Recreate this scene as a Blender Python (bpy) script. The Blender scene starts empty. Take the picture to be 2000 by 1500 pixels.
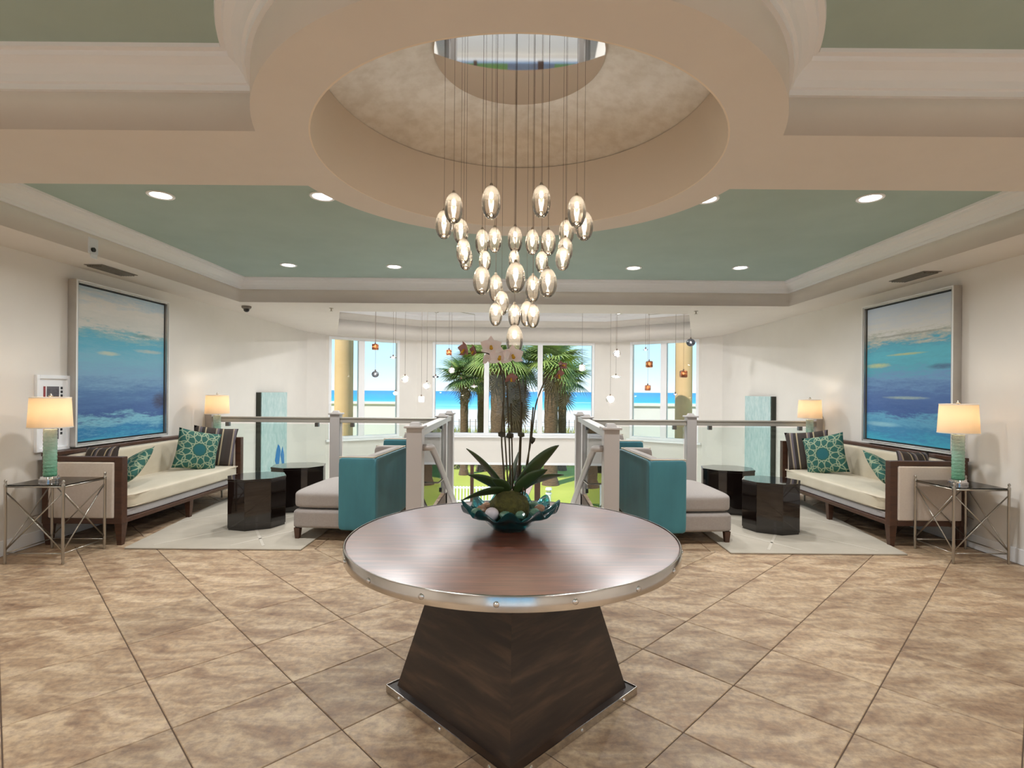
import bpy, bmesh, math, random
from mathutils import Vector, Matrix
random.seed(7)
S = bpy.context.scene
COL = S.collection
PI = math.pi

# ------------------------------------------------------------------ camera, world, sun, exposure
cam_d = bpy.data.cameras.new('camera'); cam = bpy.data.objects.new('camera', cam_d); COL.objects.link(cam)
cam.location = (0, 0, 1.44)
cam.rotation_euler = (PI/2, -0.008, 0)
cam_d.sensor_width = 36; cam_d.lens = 36*1030/2000
cam_d.shift_x = -0.005; cam_d.shift_y = 0.007
cam_d.clip_start = 0.05; cam_d.clip_end = 6000
S.camera = cam

SKY = .72; SUN = 2.6
BAY_W = 22.0       # unseen lights added to brighten the bay and the lower level
DOWN_W = 10.5; NEAR_W = 14.0   # recessed downlights in far tray; unseen fill lights added in near tray
EGG_W = .15        # chandelier bulbs
MINI_W = 5.0       # small bay pendants
LAMP_W = 1.05       # table lamps
W = bpy.data.worlds.new('sky'); S.world = W; W.use_nodes = True
wn = W.node_tree.nodes; wl = W.node_tree.links
def _l(c): return tuple(((v/255)/12.92 if v/255 <= .04045 else ((v/255+.055)/1.055)**2.4) for v in c) + (1,)
tcw = wn.new('ShaderNodeTexCoord'); spw = wn.new('ShaderNodeSeparateXYZ'); rpw = wn.new('ShaderNodeValToRGB')
wl.new(tcw.outputs['Generated'], spw.inputs[0]); wl.new(spw.outputs[2], rpw.inputs[0])
for i, (p_, c_) in enumerate([(0.0, (232, 242, 250)), (.05, (200, 230, 250)), (.16, (160, 210, 246)), (.45, (120, 180, 236)), (1.0, (84, 146, 218))]):
    if i > 1: rpw.color_ramp.elements.new(p_)
    rpw.color_ramp.elements[i].position = p_; rpw.color_ramp.elements[i].color = _l(c_)
bg = wn['Background']; bg.inputs[1].default_value = SKY
wl.new(rpw.outputs[0], bg.inputs[0])

sd = bpy.data.lights.new('sun', 'SUN'); so = bpy.data.objects.new('sun', sd); COL.objects.link(so)
sd.energy = SUN; sd.angle = 0.009; sd.color = (1, .95, .86)
so.rotation_euler = Vector((0.45, 0.62, -0.85)).to_track_quat('-Z', 'Y').to_euler()

S.view_settings.view_transform = 'Standard'; S.view_settings.look = 'None'
S.view_settings.gamma = 1; S.view_settings.use_curve_mapping = False
S.view_settings.exposure = 1.02
S.cycles.max_bounces = 8; S.cycles.diffuse_bounces = 5; S.cycles.glossy_bounces = 4; S.cycles.transmission_bounces = 5; S.cycles.transparent_max_bounces = 14
S.cycles.use_adaptive_sampling = True; S.cycles.adaptive_threshold = 0.04; S.cycles.caustics_reflective = False; S.cycles.caustics_refractive = False

def portal(loc, rot, sx, sy):
    d = bpy.data.lights.new('window_portal', 'AREA'); d.shape = 'RECTANGLE'; d.size = sx; d.size_y = sy
    d.cycles.is_portal = True
    o = bpy.data.objects.new('window_portal', d); COL.objects.link(o); o.location = loc; o.rotation_euler = rot
portal((-.1, 12.6, 1.45), (-PI/2, 0, 0), 4.4, 2.4)
portal((-.1, 12.6, -1.7), (-PI/2, 0, 0), 4.4, 3.0)
portal((-.04, -3.9, 1.2), (PI/2, 0, 0), 3.1, 2.4)

# ------------------------------------------------------------------ helpers
def lin(c):
    return tuple(((v/255)/12.92 if v/255 <= .04045 else ((v/255+.055)/1.055)**2.4) for v in c) + (1,)

class N:
    """tiny node-tree helper"""
    def __init__(s, name):
        s.m = bpy.data.materials.new(name); s.m.use_nodes = True
        s.t = s.m.node_tree; s.p = s.t.nodes['Principled BSDF']; s.out = s.t.nodes['Material Output']
    def n(s, typ, **kw):
        x = s.t.nodes.new('ShaderNode'+typ)
        for k, v in kw.items(): setattr(x, k, v)
        return x
    def l(s, a, b): s.t.links.new(a, b)
    def set(s, **kw):
        for k, v in kw.items(): s.p.inputs[k.replace('_', ' ')].default_value = v
    def math(s, op, a, b=None, clamp=False):
        x = s.n('Math', operation=op); x.use_clamp = clamp
        for i, v in enumerate((a, b)):
            if v is None: continue
            if isinstance(v, (int, float)): x.inputs[i].default_value = v
            else: s.l(v, x.inputs[i])
        return x.outputs[0]
    def coords(s, kind='Object', scale=(1, 1, 1), offset_random=False, rot=(0, 0, 0)):
        tc = s.n('TexCoord'); mp = s.n('Mapping'); mp.inputs['Scale'].default_value = scale
        mp.inputs['Rotation'].default_value = rot
        s.l(tc.outputs[kind], mp.inputs['Vector'])
        if offset_random:
            oi = s.n('ObjectInfo'); k = s.math('MULTIPLY', oi.outputs['Random'], 37.0)
            cb = s.n('CombineXYZ'); s.l(k, cb.inputs[0]); s.l(k, cb.inputs[1])
            s.l(cb.outputs[0], mp.inputs['Location'])
        return mp.outputs[0]
    def noise(s, vec, scale=5, detail=4, rough=.55, dist=0):
        x = s.n('TexNoise'); x.inputs['Scale'].default_value = scale; x.inputs['Detail'].default_value = detail
        x.inputs['Roughness'].default_value = rough; x.inputs['Distortion'].default_value = dist
        s.l(vec, x.inputs['Vector']); return x.outputs['Fac']
    def ramp(s, fac, stops, interp='LINEAR'):
        r = s.n('ValToRGB'); e = r.color_ramp.elements; r.color_ramp.interpolation = interp
        while len(e) < len(stops): e.new(.5)
        for i, (p, c) in enumerate(stops): e[i].position = p; e[i].color = lin(c)
        s.l(fac, r.inputs[0]); return r.outputs[0]
    def mix(s, fac, a, b, typ='MIX'):
        x = s.n('Mix', data_type='RGBA', blend_type=typ)
        for sock, v in ((x.inputs[0], fac), (x.inputs[6], a), (x.inputs[7], b)):
            if isinstance(v, (int, float)): sock.default_value = v
            elif isinstance(v, tuple): sock.default_value = lin(v) if len(v) == 3 else v
            else: s.l(v, sock)
        return x.outputs[2]
    def base(s, sock): s.l(sock, s.p.inputs['Base Color'])
    def bump(s, h, strength=.2, dist=.01):
        b = s.n('Bump'); b.inputs['Strength'].default_value = strength; b.inputs['Distance'].default_value = dist
        s.l(h, b.inputs['Height']); s.l(b.outputs[0], s.p.inputs['Normal'])

MATS = {}
def plain(name, c, rough=.6, metal=0.0, c2=None, scale=6, stretch=(1, 1, 1), bump=0, bdist=.004, **kw):
    m = N(name); m.set(Roughness=rough, Metallic=metal, **kw)
    m.p.inputs['Base Color'].default_value = lin(c)
    if c2 or bump:
        v = m.coords('Object', stretch); f = m.noise(v, scale)
        if c2: m.base(m.ramp(f, [(.3, c), (.7, c2)]))
        if bump: m.bump(f, bump, bdist)
    MATS[name] = m.m; return m.m

def thin_glass(name, tint=(255, 255, 255), ior=1.45, rough=0.0, diffuse=None, dfac=0.0):
    m = N(name); t = m.t
    tr = m.n('BsdfTransparent'); tr.inputs[0].default_value = lin(tint)
    gl = m.n('BsdfGlossy'); gl.inputs['Roughness'].default_value = rough
    fr = m.n('Fresnel'); fr.inputs[0].default_value = ior
    mx = m.n('MixShader'); m.l(fr.outputs[0], mx.inputs[0])
    src = tr.outputs[0]
    if diffuse:
        tl = m.n('BsdfTranslucent'); tl.inputs[0].default_value = lin(diffuse)
        df = m.n('BsdfDiffuse'); df.inputs[0].default_value = lin(diffuse)
        a = m.n('MixShader'); m.l(tl.outputs[0], a.inputs[1]); m.l(df.outputs[0], a.inputs[2])
        b = m.n('MixShader'); b.inputs[0].default_value = dfac; m.l(src, b.inputs[1]); m.l(a.outputs[0], b.inputs[2]); src = b.outputs[0]
    m.l(src, mx.inputs[1]); m.l(gl.outputs[0], mx.inputs[2]); m.l(mx.outputs[0], m.out.inputs[0])
    MATS[name] = m.m; return m.m

def emit(name, c, strength):
    m = N(name); e = m.n('Emission'); e.inputs[0].default_value = lin(c); e.inputs[1].default_value = strength
    m.l(e.outputs[0], m.out.inputs[0]); MATS[name] = m.m; return m.m

class MB:
    def __init__(s): s.bm = bmesh.new()
    def quadbox(s, v):
        vs = [s.bm.verts.new(p) for p in v]
        for f in ((0, 3, 2, 1), (4, 5, 6, 7), (0, 1, 5, 4), (1, 2, 6, 5), (2, 3, 7, 6), (3, 0, 4, 7)):
            s.bm.faces.new([vs[i] for i in f])
        return s
    def box(s, x0, x1, y0, y1, z0, z1):
        return s.quadbox([(x0, y0, z0), (x1, y0, z0), (x1, y1, z0), (x0, y1, z0), (x0, y0, z1), (x1, y0, z1), (x1, y1, z1), (x0, y1, z1)])
    def taper(s, x, y, z0, z1, a0, b0, a1, b1, dx=0, dy=0):
        return s.quadbox([(x-a0, y-b0, z0), (x+a0, y-b0, z0), (x+a0, y+b0, z0), (x-a0, y+b0, z0),
                          (x+dx-a1, y+dy-b1, z1), (x+dx+a1, y+dy-b1, z1), (x+dx+a1, y+dy+b1, z1), (x+dx-a1, y+dy+b1, z1)])
    def prism(s, poly, z0, z1):
        a = [s.bm.verts.new((p[0], p[1], z0)) for p in poly]; b = [s.bm.verts.new((p[0], p[1], z1)) for p in poly]
        n = len(poly); s.bm.faces.new(a[::-1]); s.bm.faces.new(b)
        for i in range(n): s.bm.faces.new([a[i], a[(i+1) % n], b[(i+1) % n], b[i]])
        return s
    def lathe(s, prof, n=32, c=(0, 0, 0), wob=None):
        rings = []
        for r, z in prof:
            if r < 1e-5: rings.append([s.bm.verts.new((c[0], c[1], c[2]+z))])
            else:
                ring = []
                for i in range(n):
                    a = 2*PI*i/n; rr, zz = (r, z) if wob is None else wob(r, z, a)
                    ring.append(s.bm.verts.new((c[0]+rr*math.cos(a), c[1]+rr*math.sin(a), c[2]+zz)))
                rings.append(ring)
        for A, B in zip(rings, rings[1:]):
            for i in range(n):
                j = (i+1) % n
                q = [A[i % len(A)], A[j % len(A)], B[j % len(B)], B[i % len(B)]]
                q = list(dict.fromkeys(q))
                if len(q) > 2: s.bm.faces.new(q)
        return s
    def tube(s, pts, r, n=8, cap=True):
        pts = [Vector(p) for p in pts]; rings = []
        rr = r if isinstance(r, (list, tuple)) else [r]*len(pts)
        up = Vector((0, 0, 1))
        for i, p in enumerate(pts):
            d = (pts[min(i+1, len(pts)-1)]-pts[max(i-1, 0)]).normalized()
            u = up if abs(d.dot(up)) < .95 else Vector((1, 0, 0))
            a = d.cross(u).normalized(); b = d.cross(a).normalized()
            rings.append([s.bm.verts.new(p+(a*math.cos(2*PI*k/n)+b*math.sin(2*PI*k/n))*rr[i]) for k in range(n)])
        for A, B in zip(rings, rings[1:]):
            for k in range(n): s.bm.faces.new([A[k], A[(k+1) % n], B[(k+1) % n], B[k]])
        if cap: s.bm.faces.new(rings[0][::-1]); s.bm.faces.new(rings[-1])
        return s
    def cushion(s, c, h, e=5.0, n=10, crown=0.0):
        """rounded box: centre c, half sizes h, superellipsoid exponent e, crown lifts the top middle"""
        idx = {}
        def V(p):
            k = tuple(round(q, 4) for q in p)
            if k not in idx:
                q = sum(abs(t)**e for t in p)**(1/e); x, y, z = (t/q for t in p)
                zz = z*h[2] + (crown*(1-x*x)*(1-y*y) if z > 0 else 0)
                idx[k] = s.bm.verts.new((c[0]+x*h[0], c[1]+y*h[1], c[2]+zz))
            return idx[k]
        g = [-1+2*i/n for i in range(n+1)]
        for ax in range(3):
            for sg in (-1, 1):
                for i in range(n):
                    for j in range(n):
                        q = []
                        for (a, b) in ((i, j), (i+1, j), (i+1, j+1), (i, j+1)):
                            p = [0, 0, 0]; p[ax] = sg; p[(ax+1) % 3] = g[a]; p[(ax+2) % 3] = g[b]; q.append(V(p))
                        s.bm.faces.new(q)
        return s
    def pillow(s, w, t, n=14):
        """square pillow standing in its own xz plane, thickness along y, base at z=0"""
        for sg in (-1, 1):
            g = {}
            for i in range(n+1):
                for j in range(n+1):
                    u = -1+2*i/n; v = -1+2*j/n
                    th = t*((max(0, 1-abs(u)**2.4))*(max(0, 1-abs(v)**2.4)))**.5
                    pin = 1-.07*(1-u*u)*(v*v)-0*u; pin2 = 1-.07*(1-v*v)*(u*u)
                    g[i, j] = s.bm.verts.new((u*w*pin2, sg*th, w+v*w*pin))
            for i in range(n):
                for j in range(n): s.bm.faces.new([g[i, j], g[i+1, j], g[i+1, j+1], g[i, j+1]])
        bmesh.ops.remove_doubles(s.bm, verts=s.bm.verts, dist=1e-5)
        return s
    def ico(s, c, r, sub=2, sc=(1, 1, 1), jit=0.0):
        b = bmesh.ops.create_icosphere(s.bm, subdivisions=sub, radius=1)
        for v in b['verts']:
            k = 1+random.uniform(-jit, jit)
            v.co = Vector((c[0]+v.co.x*r*sc[0]*k, c[1]+v.co.y*r*sc[1]*k, c[2]+v.co.z*r*sc[2]*k))
        return s
    def mesh(s, name, recalc=True):
        if recalc: bmesh.ops.recalc_face_normals(s.bm, faces=s.bm.faces)
        me = bpy.data.meshes.new(name); s.bm.to_mesh(me); s.bm.free(); return me
    def build(s, name, mat, parent=None, smooth=False, bevel=0, loc=None, recalc=True, **props):
        me = s.mesh(name, recalc); return link(name, me, mat, parent, smooth, bevel, loc, **props)

def link(name, me, mat, parent=None, smooth=False, bevel=0, loc=None, **props):
    o = bpy.data.objects.new(name, me); COL.objects.link(o)
    if mat is not None and not me.materials: me.materials.append(MATS[mat] if isinstance(mat, str) else mat)
    if smooth:
        for p in me.polygons: p.use_smooth = True
        if smooth == 'auto': me.set_sharp_from_angle(angle=math.radians(40))
    if bevel:
        b = o.modifiers.new('bevel', 'BEVEL'); b.width = bevel; b.segments = 2; b.limit_method = 'ANGLE'
    if parent: o.parent = parent
    if loc is not None: o.location = loc
    for k, v in props.items(): o[k] = v
    return o

def thing(name, label, cat, loc=(0, 0, 0), rz=0.0, group=None):
    o = bpy.data.objects.new(name, None); COL.objects.link(o); o.location = loc; o.rotation_euler = (0, 0, rz)
    o['label'] = label; o['category'] = cat
    if group: o['group'] = group
    o.empty_display_size = .1
    return o
def tag(o, label, cat, group=None):
    o['label'] = label; o['category'] = cat
    if group: o['group'] = group
    return o
def struct(o): o['kind'] = 'structure'; return o

def flat(name, outer, holes, z0, z1, mat):
    """slab with holes (plan polygons)"""
    cu = bpy.data.curves.new(name, 'CURVE'); cu.dimensions = '2D'; cu.fill_mode = 'BOTH'
    cu.extrude = (z1-z0)/2
    for poly in [outer]+list(holes):
        sp = cu.splines.new('POLY'); sp.points.add(len(poly)-1); sp.use_cyclic_u = True
        for p, q in zip(sp.points, poly): p.co = (q[0], q[1], 0, 1)
    t = bpy.data.objects.new('tmp', cu); COL.objects.link(t)
    dg = bpy.context.evaluated_depsgraph_get(); dg.update()
    me = bpy.data.meshes.new_from_object(t.evaluated_get(dg)); me.name = name
    bpy.data.objects.remove(t); bpy.data.curves.remove(cu)
    bm = bmesh.new(); bm.from_mesh(me); bmesh.ops.remove_doubles(bm, verts=bm.verts, dist=1e-5)
    bmesh.ops.translate(bm, verts=bm.verts, vec=(0, 0, (z0+z1)/2))
    bmesh.ops.recalc_face_normals(bm, faces=bm.faces); bm.to_mesh(me); bm.free()
    me.materials.clear(); return me
def wall_panel(name, A, B, z0, z1, holes, th, mat):
    """upright wall from A to B (inner face on the line, thickness to the left of A->B), holes as (s0,s1,za,zb)"""
    L = math.dist(A, B)
    me = flat(name, [(0, z0), (L, z0), (L, z1), (0, z1)], [[(a, c), (b, c), (b, d), (a, d)] for a, b, c, d in holes], 0, th, mat)
    d = ((B[0]-A[0])/L, (B[1]-A[1])/L); nrm = (-d[1], d[0])
    for v in me.vertices:
        s, z, t = v.co; v.co = (A[0]+d[0]*s+nrm[0]*t, A[1]+d[1]*s+nrm[1]*t, z)
    bm = bmesh.new(); bm.from_mesh(me); bmesh.ops.recalc_face_normals(bm, faces=bm.faces); bm.to_mesh(me); bm.free()
    return struct(link(name, me, mat))
def sweep(path, prof, closed=False, side=1):
    """profile (offset,z) swept along plan path with mitres; offset to the left (side=1) of travel"""
    m = MB(); n = len(path); rings = []
    for i in range(n):
        p = Vector(path[i]); a = Vector(path[i-1]) if (i > 0 or closed) else None; b = Vector(path[(i+1) % n]) if (i < n-1 or closed) else None
        d1 = (p-a).normalized() if a is not None else (b-p).normalized(); d2 = (b-p).normalized() if b is not None else d1
        n1 = Vector((-d1.y, d1.x))*side; n2 = Vector((-d2.y, d2.x))*side
        k = (n1+n2); k = k/max(.3, k.dot(n1)) if k.length > 1e-6 else n1
        rings.append([m.bm.verts.new((p.x+k.x*o, p.y+k.y*o, z)) for o, z in prof])
    for i in range(n if closed else n-1):
        A, B = rings[i], rings[(i+1) % n]
        for j in range(len(prof)): m.bm.faces.new([A[j], A[(j+1) % len(prof)], B[(j+1) % len(prof)], B[j]])
    if not closed: m.bm.faces.new(rings[0]); m.bm.faces.new(rings[-1][::-1])
    return m

# ------------------------------------------------------------------ materials
plain('wall', (226, 221, 214), .85, c2=(229, 224, 217), scale=3)
plain('soffit', (226, 219, 211), .85, c2=(223, 216, 208), scale=4)
plain('white', (240, 240, 242), .5)
plain('gloss_white', (244, 245, 247), .3)
plain('green_ceiling', (170, 190, 183), .8, c2=(176, 196, 189), scale=2.5)
plain('drum', (236, 223, 206), .8)
plain('grout', (96, 78, 64), .9)
plain('slab', (225, 222, 215), .8)
plain('chrome', (225, 225, 228), .08, 1.0)
plain('nickel', (176, 170, 160), .28, 1.0)
plain('steel_band', (190, 186, 180), .16, 1.0, c2=(205, 200, 195), scale=9)
plain('mirror', (235, 235, 236), .03, 1.0)
plain('wire', (104, 86, 72), .5, .3)
plain('dark_wood', (66, 42, 30), .38, c2=(84, 54, 38), scale=5, stretch=(1, 8, 8))
plain('sofa_fabric', (208, 200, 188), .8, c2=(216, 208, 197), scale=60, bump=.08)
plain('cream_silk', (208, 197, 174), .5, c2=(196, 184, 160), scale=8, stretch=(1, .4, 1), bump=.15, bdist=.02, Sheen_Weight=.3)
plain('arm_fabric', (206, 192, 178), .6, c2=(212, 199, 186), scale=60, Sheen_Weight=.2)
plain('grey_fabric', (150, 140, 134), .75, c2=(158, 149, 142), scale=70, bump=.06, Sheen_Weight=.2)
plain('silver_fabric', (176, 172, 172), .6, c2=(184, 180, 180), scale=60, Sheen_Weight=.2)
plain('teal_velvet', (50, 110, 122), .6, c2=(60, 126, 136), scale=6, stretch=(1, 1, .3), Sheen_Weight=.5, Sheen_Roughness=.4)
plain('piping', (196, 182, 160), .7)
plain('black_lacquer', (22, 15, 13), .06, Coat_Weight=.6, Coat_Roughness=.03)
plain('rug', (182, 173, 158), .95, c2=(166, 157, 142), scale=2.2, bump=.3, bdist=.01)
plain('rug_line', (190, 182, 168), .95)
plain('post', (186, 179, 175), .45)
plain('rail', (176, 170, 160), .35, .2)
plain('clamp', (120, 118, 116), .3, .9)
plain('vent', (120, 112, 102), .6)
plain('device_white', (226, 226, 228), .4)
plain('device_black', (30, 26, 24), .3)
plain('tan_stucco', (214, 176, 128), .9, c2=(204, 164, 116), scale=1.5)
plain('pale_stucco', (232, 224, 214), .9)
plain('leaf', (48, 66, 34), .35, c2=(58, 76, 40), scale=9)
plain('moss', (66, 62, 30), .95, c2=(92, 88, 40), scale=40, bump=.8, bdist=.02)
plain('stem', (58, 44, 26), .5, c2=(70, 62, 30), scale=20)
plain('clip', (52, 46, 26), .6)
plain('shell', (226, 214, 220), .35)
plain('amber_chunk', (150, 112, 88), .12, c2=(176, 140, 116), scale=20)
plain('green_chunk', (120, 150, 120), .12, c2=(80, 120, 110), scale=20)
plain('trunk', (120, 92, 66), .95, c2=(86, 66, 48), scale=7, stretch=(1, 1, 3), bump=.9, bdist=.05)
plain('boot', (134, 106, 78), .95, c2=(100, 78, 56), scale=6)
plain('frond_green', (112, 136, 66), .55, c2=(74, 104, 52), scale=1.5)
plain('frond_light', (168, 180, 96), .55, c2=(126, 148, 70), scale=1.5)
plain('frond_dead', (158, 128, 104), .9, c2=(118, 92, 78), scale=1.5)
plain('shrub', (70, 84, 44), .8, c2=(104, 92, 56), scale=3)
plain('lawn', (172, 176, 60), .95, c2=(194, 194, 78), scale=.5, bump=.4, bdist=.05)
plain('sand', (238, 228, 212), .95, c2=(228, 216, 196), scale=.15)
plain('dune_grass', (168, 160, 92), .9, c2=(134, 138, 70), scale=.6)
plain('brick_path', (206, 172, 152), .9, c2=(190, 152, 134), scale=4)
plain('red_paint', (176, 40, 46), .5)
plain('fence_wood', (150, 130, 108), .9)
plain('print_dark', (70, 66, 72), .6, c2=(120, 116, 122), scale=14)
plain('print_red', (150, 60, 64), .6)
plain('silver_frame', (196, 192, 186), .35, .75, c2=(184, 180, 176), scale=6)
plain('frame_lip', (232, 230, 226), .3, .4)
plain('black_edge', (28, 30, 34), .6)
plain('panel_edge', (52, 54, 46), .7)
thin_glass('window_glass', (250, 253, 255), 1.3)
thin_glass('rail_glass', (246, 251, 249), 1.42)
thin_glass('table_glass', (176, 160, 142), 1.5)
thin_glass('mini_clear', (244, 246, 246), 1.5, .02, (240, 240, 238), .25)
thin_glass('core_glass', (250, 248, 244), 1.6, .05, (240, 236, 230), .12)
thin_glass('mini_brown', (120, 78, 50), 1.5, .05, (110, 70, 46), .45)
thin_glass('mini_smoke', (86, 90, 100), 1.5, .03, (70, 74, 84), .3)
thin_glass('bowl_teal', (124, 216, 222), 1.5, .02, (50, 200, 214), .18)
emit('lens', (255, 248, 238), 6)
emit('bulb', (255, 240, 218), 6)
emit('mini_bulb', (255, 236, 210), 10)
emit('lamp_bulb', (255, 226, 184), 6)

# floor tile: travertine streaks, every tile with its own offset and tone
m = N('tile'); v = m.coords('Object', (1, 2.6, 1), True, (0, 0, .5)); f1 = m.noise(v, 3.2, 7, .62, .6)
col = m.ramp(f1, [(.22, (112, 88, 72)), (.38, (150, 127, 105)), (.52, (178, 159, 135)), (.68, (202, 187, 165)), (.85, (166, 138, 115))])
v2 = m.coords('Object', (1, 1, 1), True); f2 = m.noise(v2, 26, 5, .7)
col = m.mix(.45, col, m.ramp(f2, [(.35, (120, 92, 72)), (.6, (214, 196, 170))]), 'OVERLAY')
oi = m.n('ObjectInfo'); br = m.math('ADD', m.math('MULTIPLY', oi.outputs['Random'], .2), .86)
hs = m.n('HueSaturation'); m.l(br, hs.inputs['Value']); m.l(col, hs.inputs['Color']); m.base(hs.outputs[0])
m.l(m.ramp(f2, [(.3, (178, 178, 178)), (.7, (200, 200, 200))]), m.p.inputs['Roughness']); m.bump(f2, .12, .003)
MATS['tile'] = m.m
# sheeny dome
m = N('silver_leaf'); v = m.coords('Object'); f = m.noise(v, 2.2, 6, .6); f2 = m.noise(v, 12, 4, .6)
m.base(m.mix(.35, m.ramp(f, [(.3, (222, 216, 206)), (.7, (240, 238, 232))]), m.ramp(f2, [(.35, (206, 198, 186)), (.6, (244, 242, 238))])))
m.set(Roughness=.4, Metallic=.5); MATS['silver_leaf'] = m.m
# walnut top
m = N('walnut'); v = m.coords('Object', (1.2, 14, 1)); f = m.noise(v, 3, 6, .6, .5)
m.base(m.ramp(f, [(.25, (64, 28, 16)), (.5, (116, 56, 33)), (.72, (150, 82, 50))])); m.set(Roughness=.4, Coat_Weight=1.0, Coat_Roughness=.36, Coat_IOR=2.3)
m.p.inputs['Specular IOR Level'].default_value = .6; MATS['walnut'] = m.m
def veneer(name, rot):
    m = N(name); v = m.coords('Object', (1.2, 1.2, 9), rot=rot); f = m.noise(v, 2.2, 6, .6, .3)
    m.base(m.ramp(f, [(.3, (36, 28, 24)), (.5, (50, 38, 31)), (.7, (78, 59, 45))])); m.set(Roughness=.42); MATS[name] = m.m
veneer('veneer_a', (0, .5, .5)); veneer('veneer_b', (0, -.5, -.5))
# egg glass: silvered pearl crown fading to clear glass at the foot
m = N('egg_glass'); tc = m.n('TexCoord'); sp = m.n('SeparateXYZ'); m.l(tc.outputs['Generated'], sp.inputs[0])
v = m.coords('Object'); nz = m.noise(v, 50, 3)
g = m.math('MULTIPLY', m.math('SUBTRACT', sp.outputs[2], .42), 1.5, True)
tr = m.n('BsdfTransparent'); tr.inputs[0].default_value = lin((248, 244, 238))
tl = m.n('BsdfTranslucent'); tl.inputs[0].default_value = lin((250, 240, 226))
a = m.n('MixShader'); m.l(m.math('ADD', m.math('MULTIPLY', g, .5), .1), a.inputs[0]); m.l(tr.outputs[0], a.inputs[1]); m.l(tl.outputs[0], a.inputs[2])
gl = m.n('BsdfGlossy'); gl.inputs['Roughness'].default_value = .02; gl.inputs[0].default_value = lin((250, 244, 236))
fr = m.n('Fresnel'); fr.inputs[0].default_value = 1.45
b = m.n('MixShader'); m.l(m.math('ADD', fr.outputs[0], .05, True), b.inputs[0]); m.l(a.outputs[0], b.inputs[1]); m.l(gl.outputs[0], b.inputs[2])
m.l(b.outputs[0], m.out.inputs[0]); MATS['egg_glass'] = m.m
# linen lamp shade
m = N('shade'); tl = m.n('BsdfTranslucent'); tl.inputs[0].default_value = lin((246, 228, 200)); df = m.n('BsdfDiffuse'); df.inputs[0].default_value = lin((240, 228, 208))
a = m.n('MixShader'); a.inputs[0].default_value = .5; m.l(tl.outputs[0], a.inputs[1]); m.l(df.outputs[0], a.inputs[2]); m.l(a.outputs[0], m.out.inputs[0]); MATS['shade'] = m.m
# sea-green glass column, clear at the top, greener to the foot
m = N('sea_glass_column'); tc = m.n('TexCoord'); sp = m.n('SeparateXYZ'); m.l(tc.outputs['Generated'], sp.inputs[0])
v = m.coords('Object', (1, 1, 2)); nz = m.noise(v, 40, 3)
k = m.math('ADD', sp.outputs[2], m.math('MULTIPLY', m.math('SUBTRACT', nz, .5), .5))
m.base(m.ramp(k, [(0, (112, 186, 146)), (.5, (168, 214, 190)), (1, (226, 240, 230))])); m.set(Roughness=.18, Transmission_Weight=.35); m.bump(nz, .5, .01)
MATS['sea_glass_column'] = m.m
# orchid petal
m = N('petal'); v = m.coords('Object'); f = m.noise(v, 8, 2)
m.base(m.ramp(f, [(.3, (236, 214, 212)), (.7, (246, 234, 230))])); m.set(Roughness=.6, Subsurface_Weight=.2); MATS['petal'] = m.m
plain('petal_dry', (172, 130, 128), .8, c2=(142, 100, 96), scale=10)
plain('orchid_lip', (206, 160, 40), .5)
# sea
m = N('sea'); v = m.coords('Object'); sp = m.n('SeparateXYZ'); m.l(v, sp.inputs[0])
f = m.noise(m.coords('Object', (.0025, .03, 1)), 1, 5, .6)
d = m.math('ADD', m.math('MULTIPLY', m.math('SUBTRACT', sp.outputs[1], 135), .0016), m.math('MULTIPLY', m.math('SUBTRACT', f, .5), .22))
c = m.ramp(d, [(0, (214, 238, 236)), (.05, (120, 204, 214)), (.22, (60, 172, 206)), (.5, (66, 164, 210)), (1, (70, 150, 204))])
wv = m.noise(m.coords('Object', (.01, .12, 1)), 1, 4, .5)
foam = m.math('MULTIPLY', m.math('GREATER_THAN', wv, .66), m.math('LESS_THAN', sp.outputs[1], 260))
m.base(m.mix(foam, c, (250, 252, 252))); m.set(Roughness=.5); m.p.inputs['Specular IOR Level'].default_value = .2; MATS['sea'] = m.m
# abstract sea paintings (flat print): ramp up the canvas, broken by brushy noise
def painting(name, stops, streaks):
    m = N(name); tc = m.n('TexCoord'); sp = m.n('SeparateXYZ'); m.l(tc.outputs['Generated'], sp.inputs[0])
    f = m.noise(m.coords('Generated', (1, 1.2, 11)), 2.2, 7, .65, .4); f2 = m.noise(m.coords('Generated', (1, 4, 22)), 4, 6, .7)
    k = m.math('ADD', m.math('ADD', sp.outputs[2], m.math('MULTIPLY', m.math('SUBTRACT', f, .5), .26)), m.math('MULTIPLY', m.math('SUBTRACT', f2, .5), .14))
    c = m.ramp(k, stops)
    for (y, z, wy, wz, colr) in streaks:
        dy = m.math('DIVIDE', m.math('ABSOLUTE', m.math('SUBTRACT', sp.outputs[1], y)), wy); dz = m.math('DIVIDE', m.math('ABSOLUTE', m.math('SUBTRACT', sp.outputs[2], z)), wz)
        r = m.math('ADD', m.math('POWER', dy, 2.0), m.math('POWER', dz, 2.0))
        w = m.math('SUBTRACT', 1.25, m.math('ADD', r, m.math('MULTIPLY', f2, 1.0)), True)
        c = m.mix(w, c, colr)
    m.base(c); m.set(Roughness=.6); MATS[name] = m.m
painting('canvas_a', [(0, (70, 160, 190)), (.05, (40, 120, 172)), (.12, (124, 184, 204)), (.17, (62, 96, 152)), (.3, (84, 124, 172)), (.42, (122, 164, 196)), (.55, (120, 178, 200)), (.66, (90, 172, 198)), (.72, (140, 184, 192)), (.76, (206, 206, 200)), (.9, (222, 218, 212)), (1, (176, 198, 212))],
         [(.32, .58, .16, .02, (206, 206, 176)), (.95, .25, .14, .09, (60, 52, 66)), (.75, .73, .2, .02, (110, 150, 152)), (.8, .62, .25, .02, (190, 196, 186))])
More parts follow.
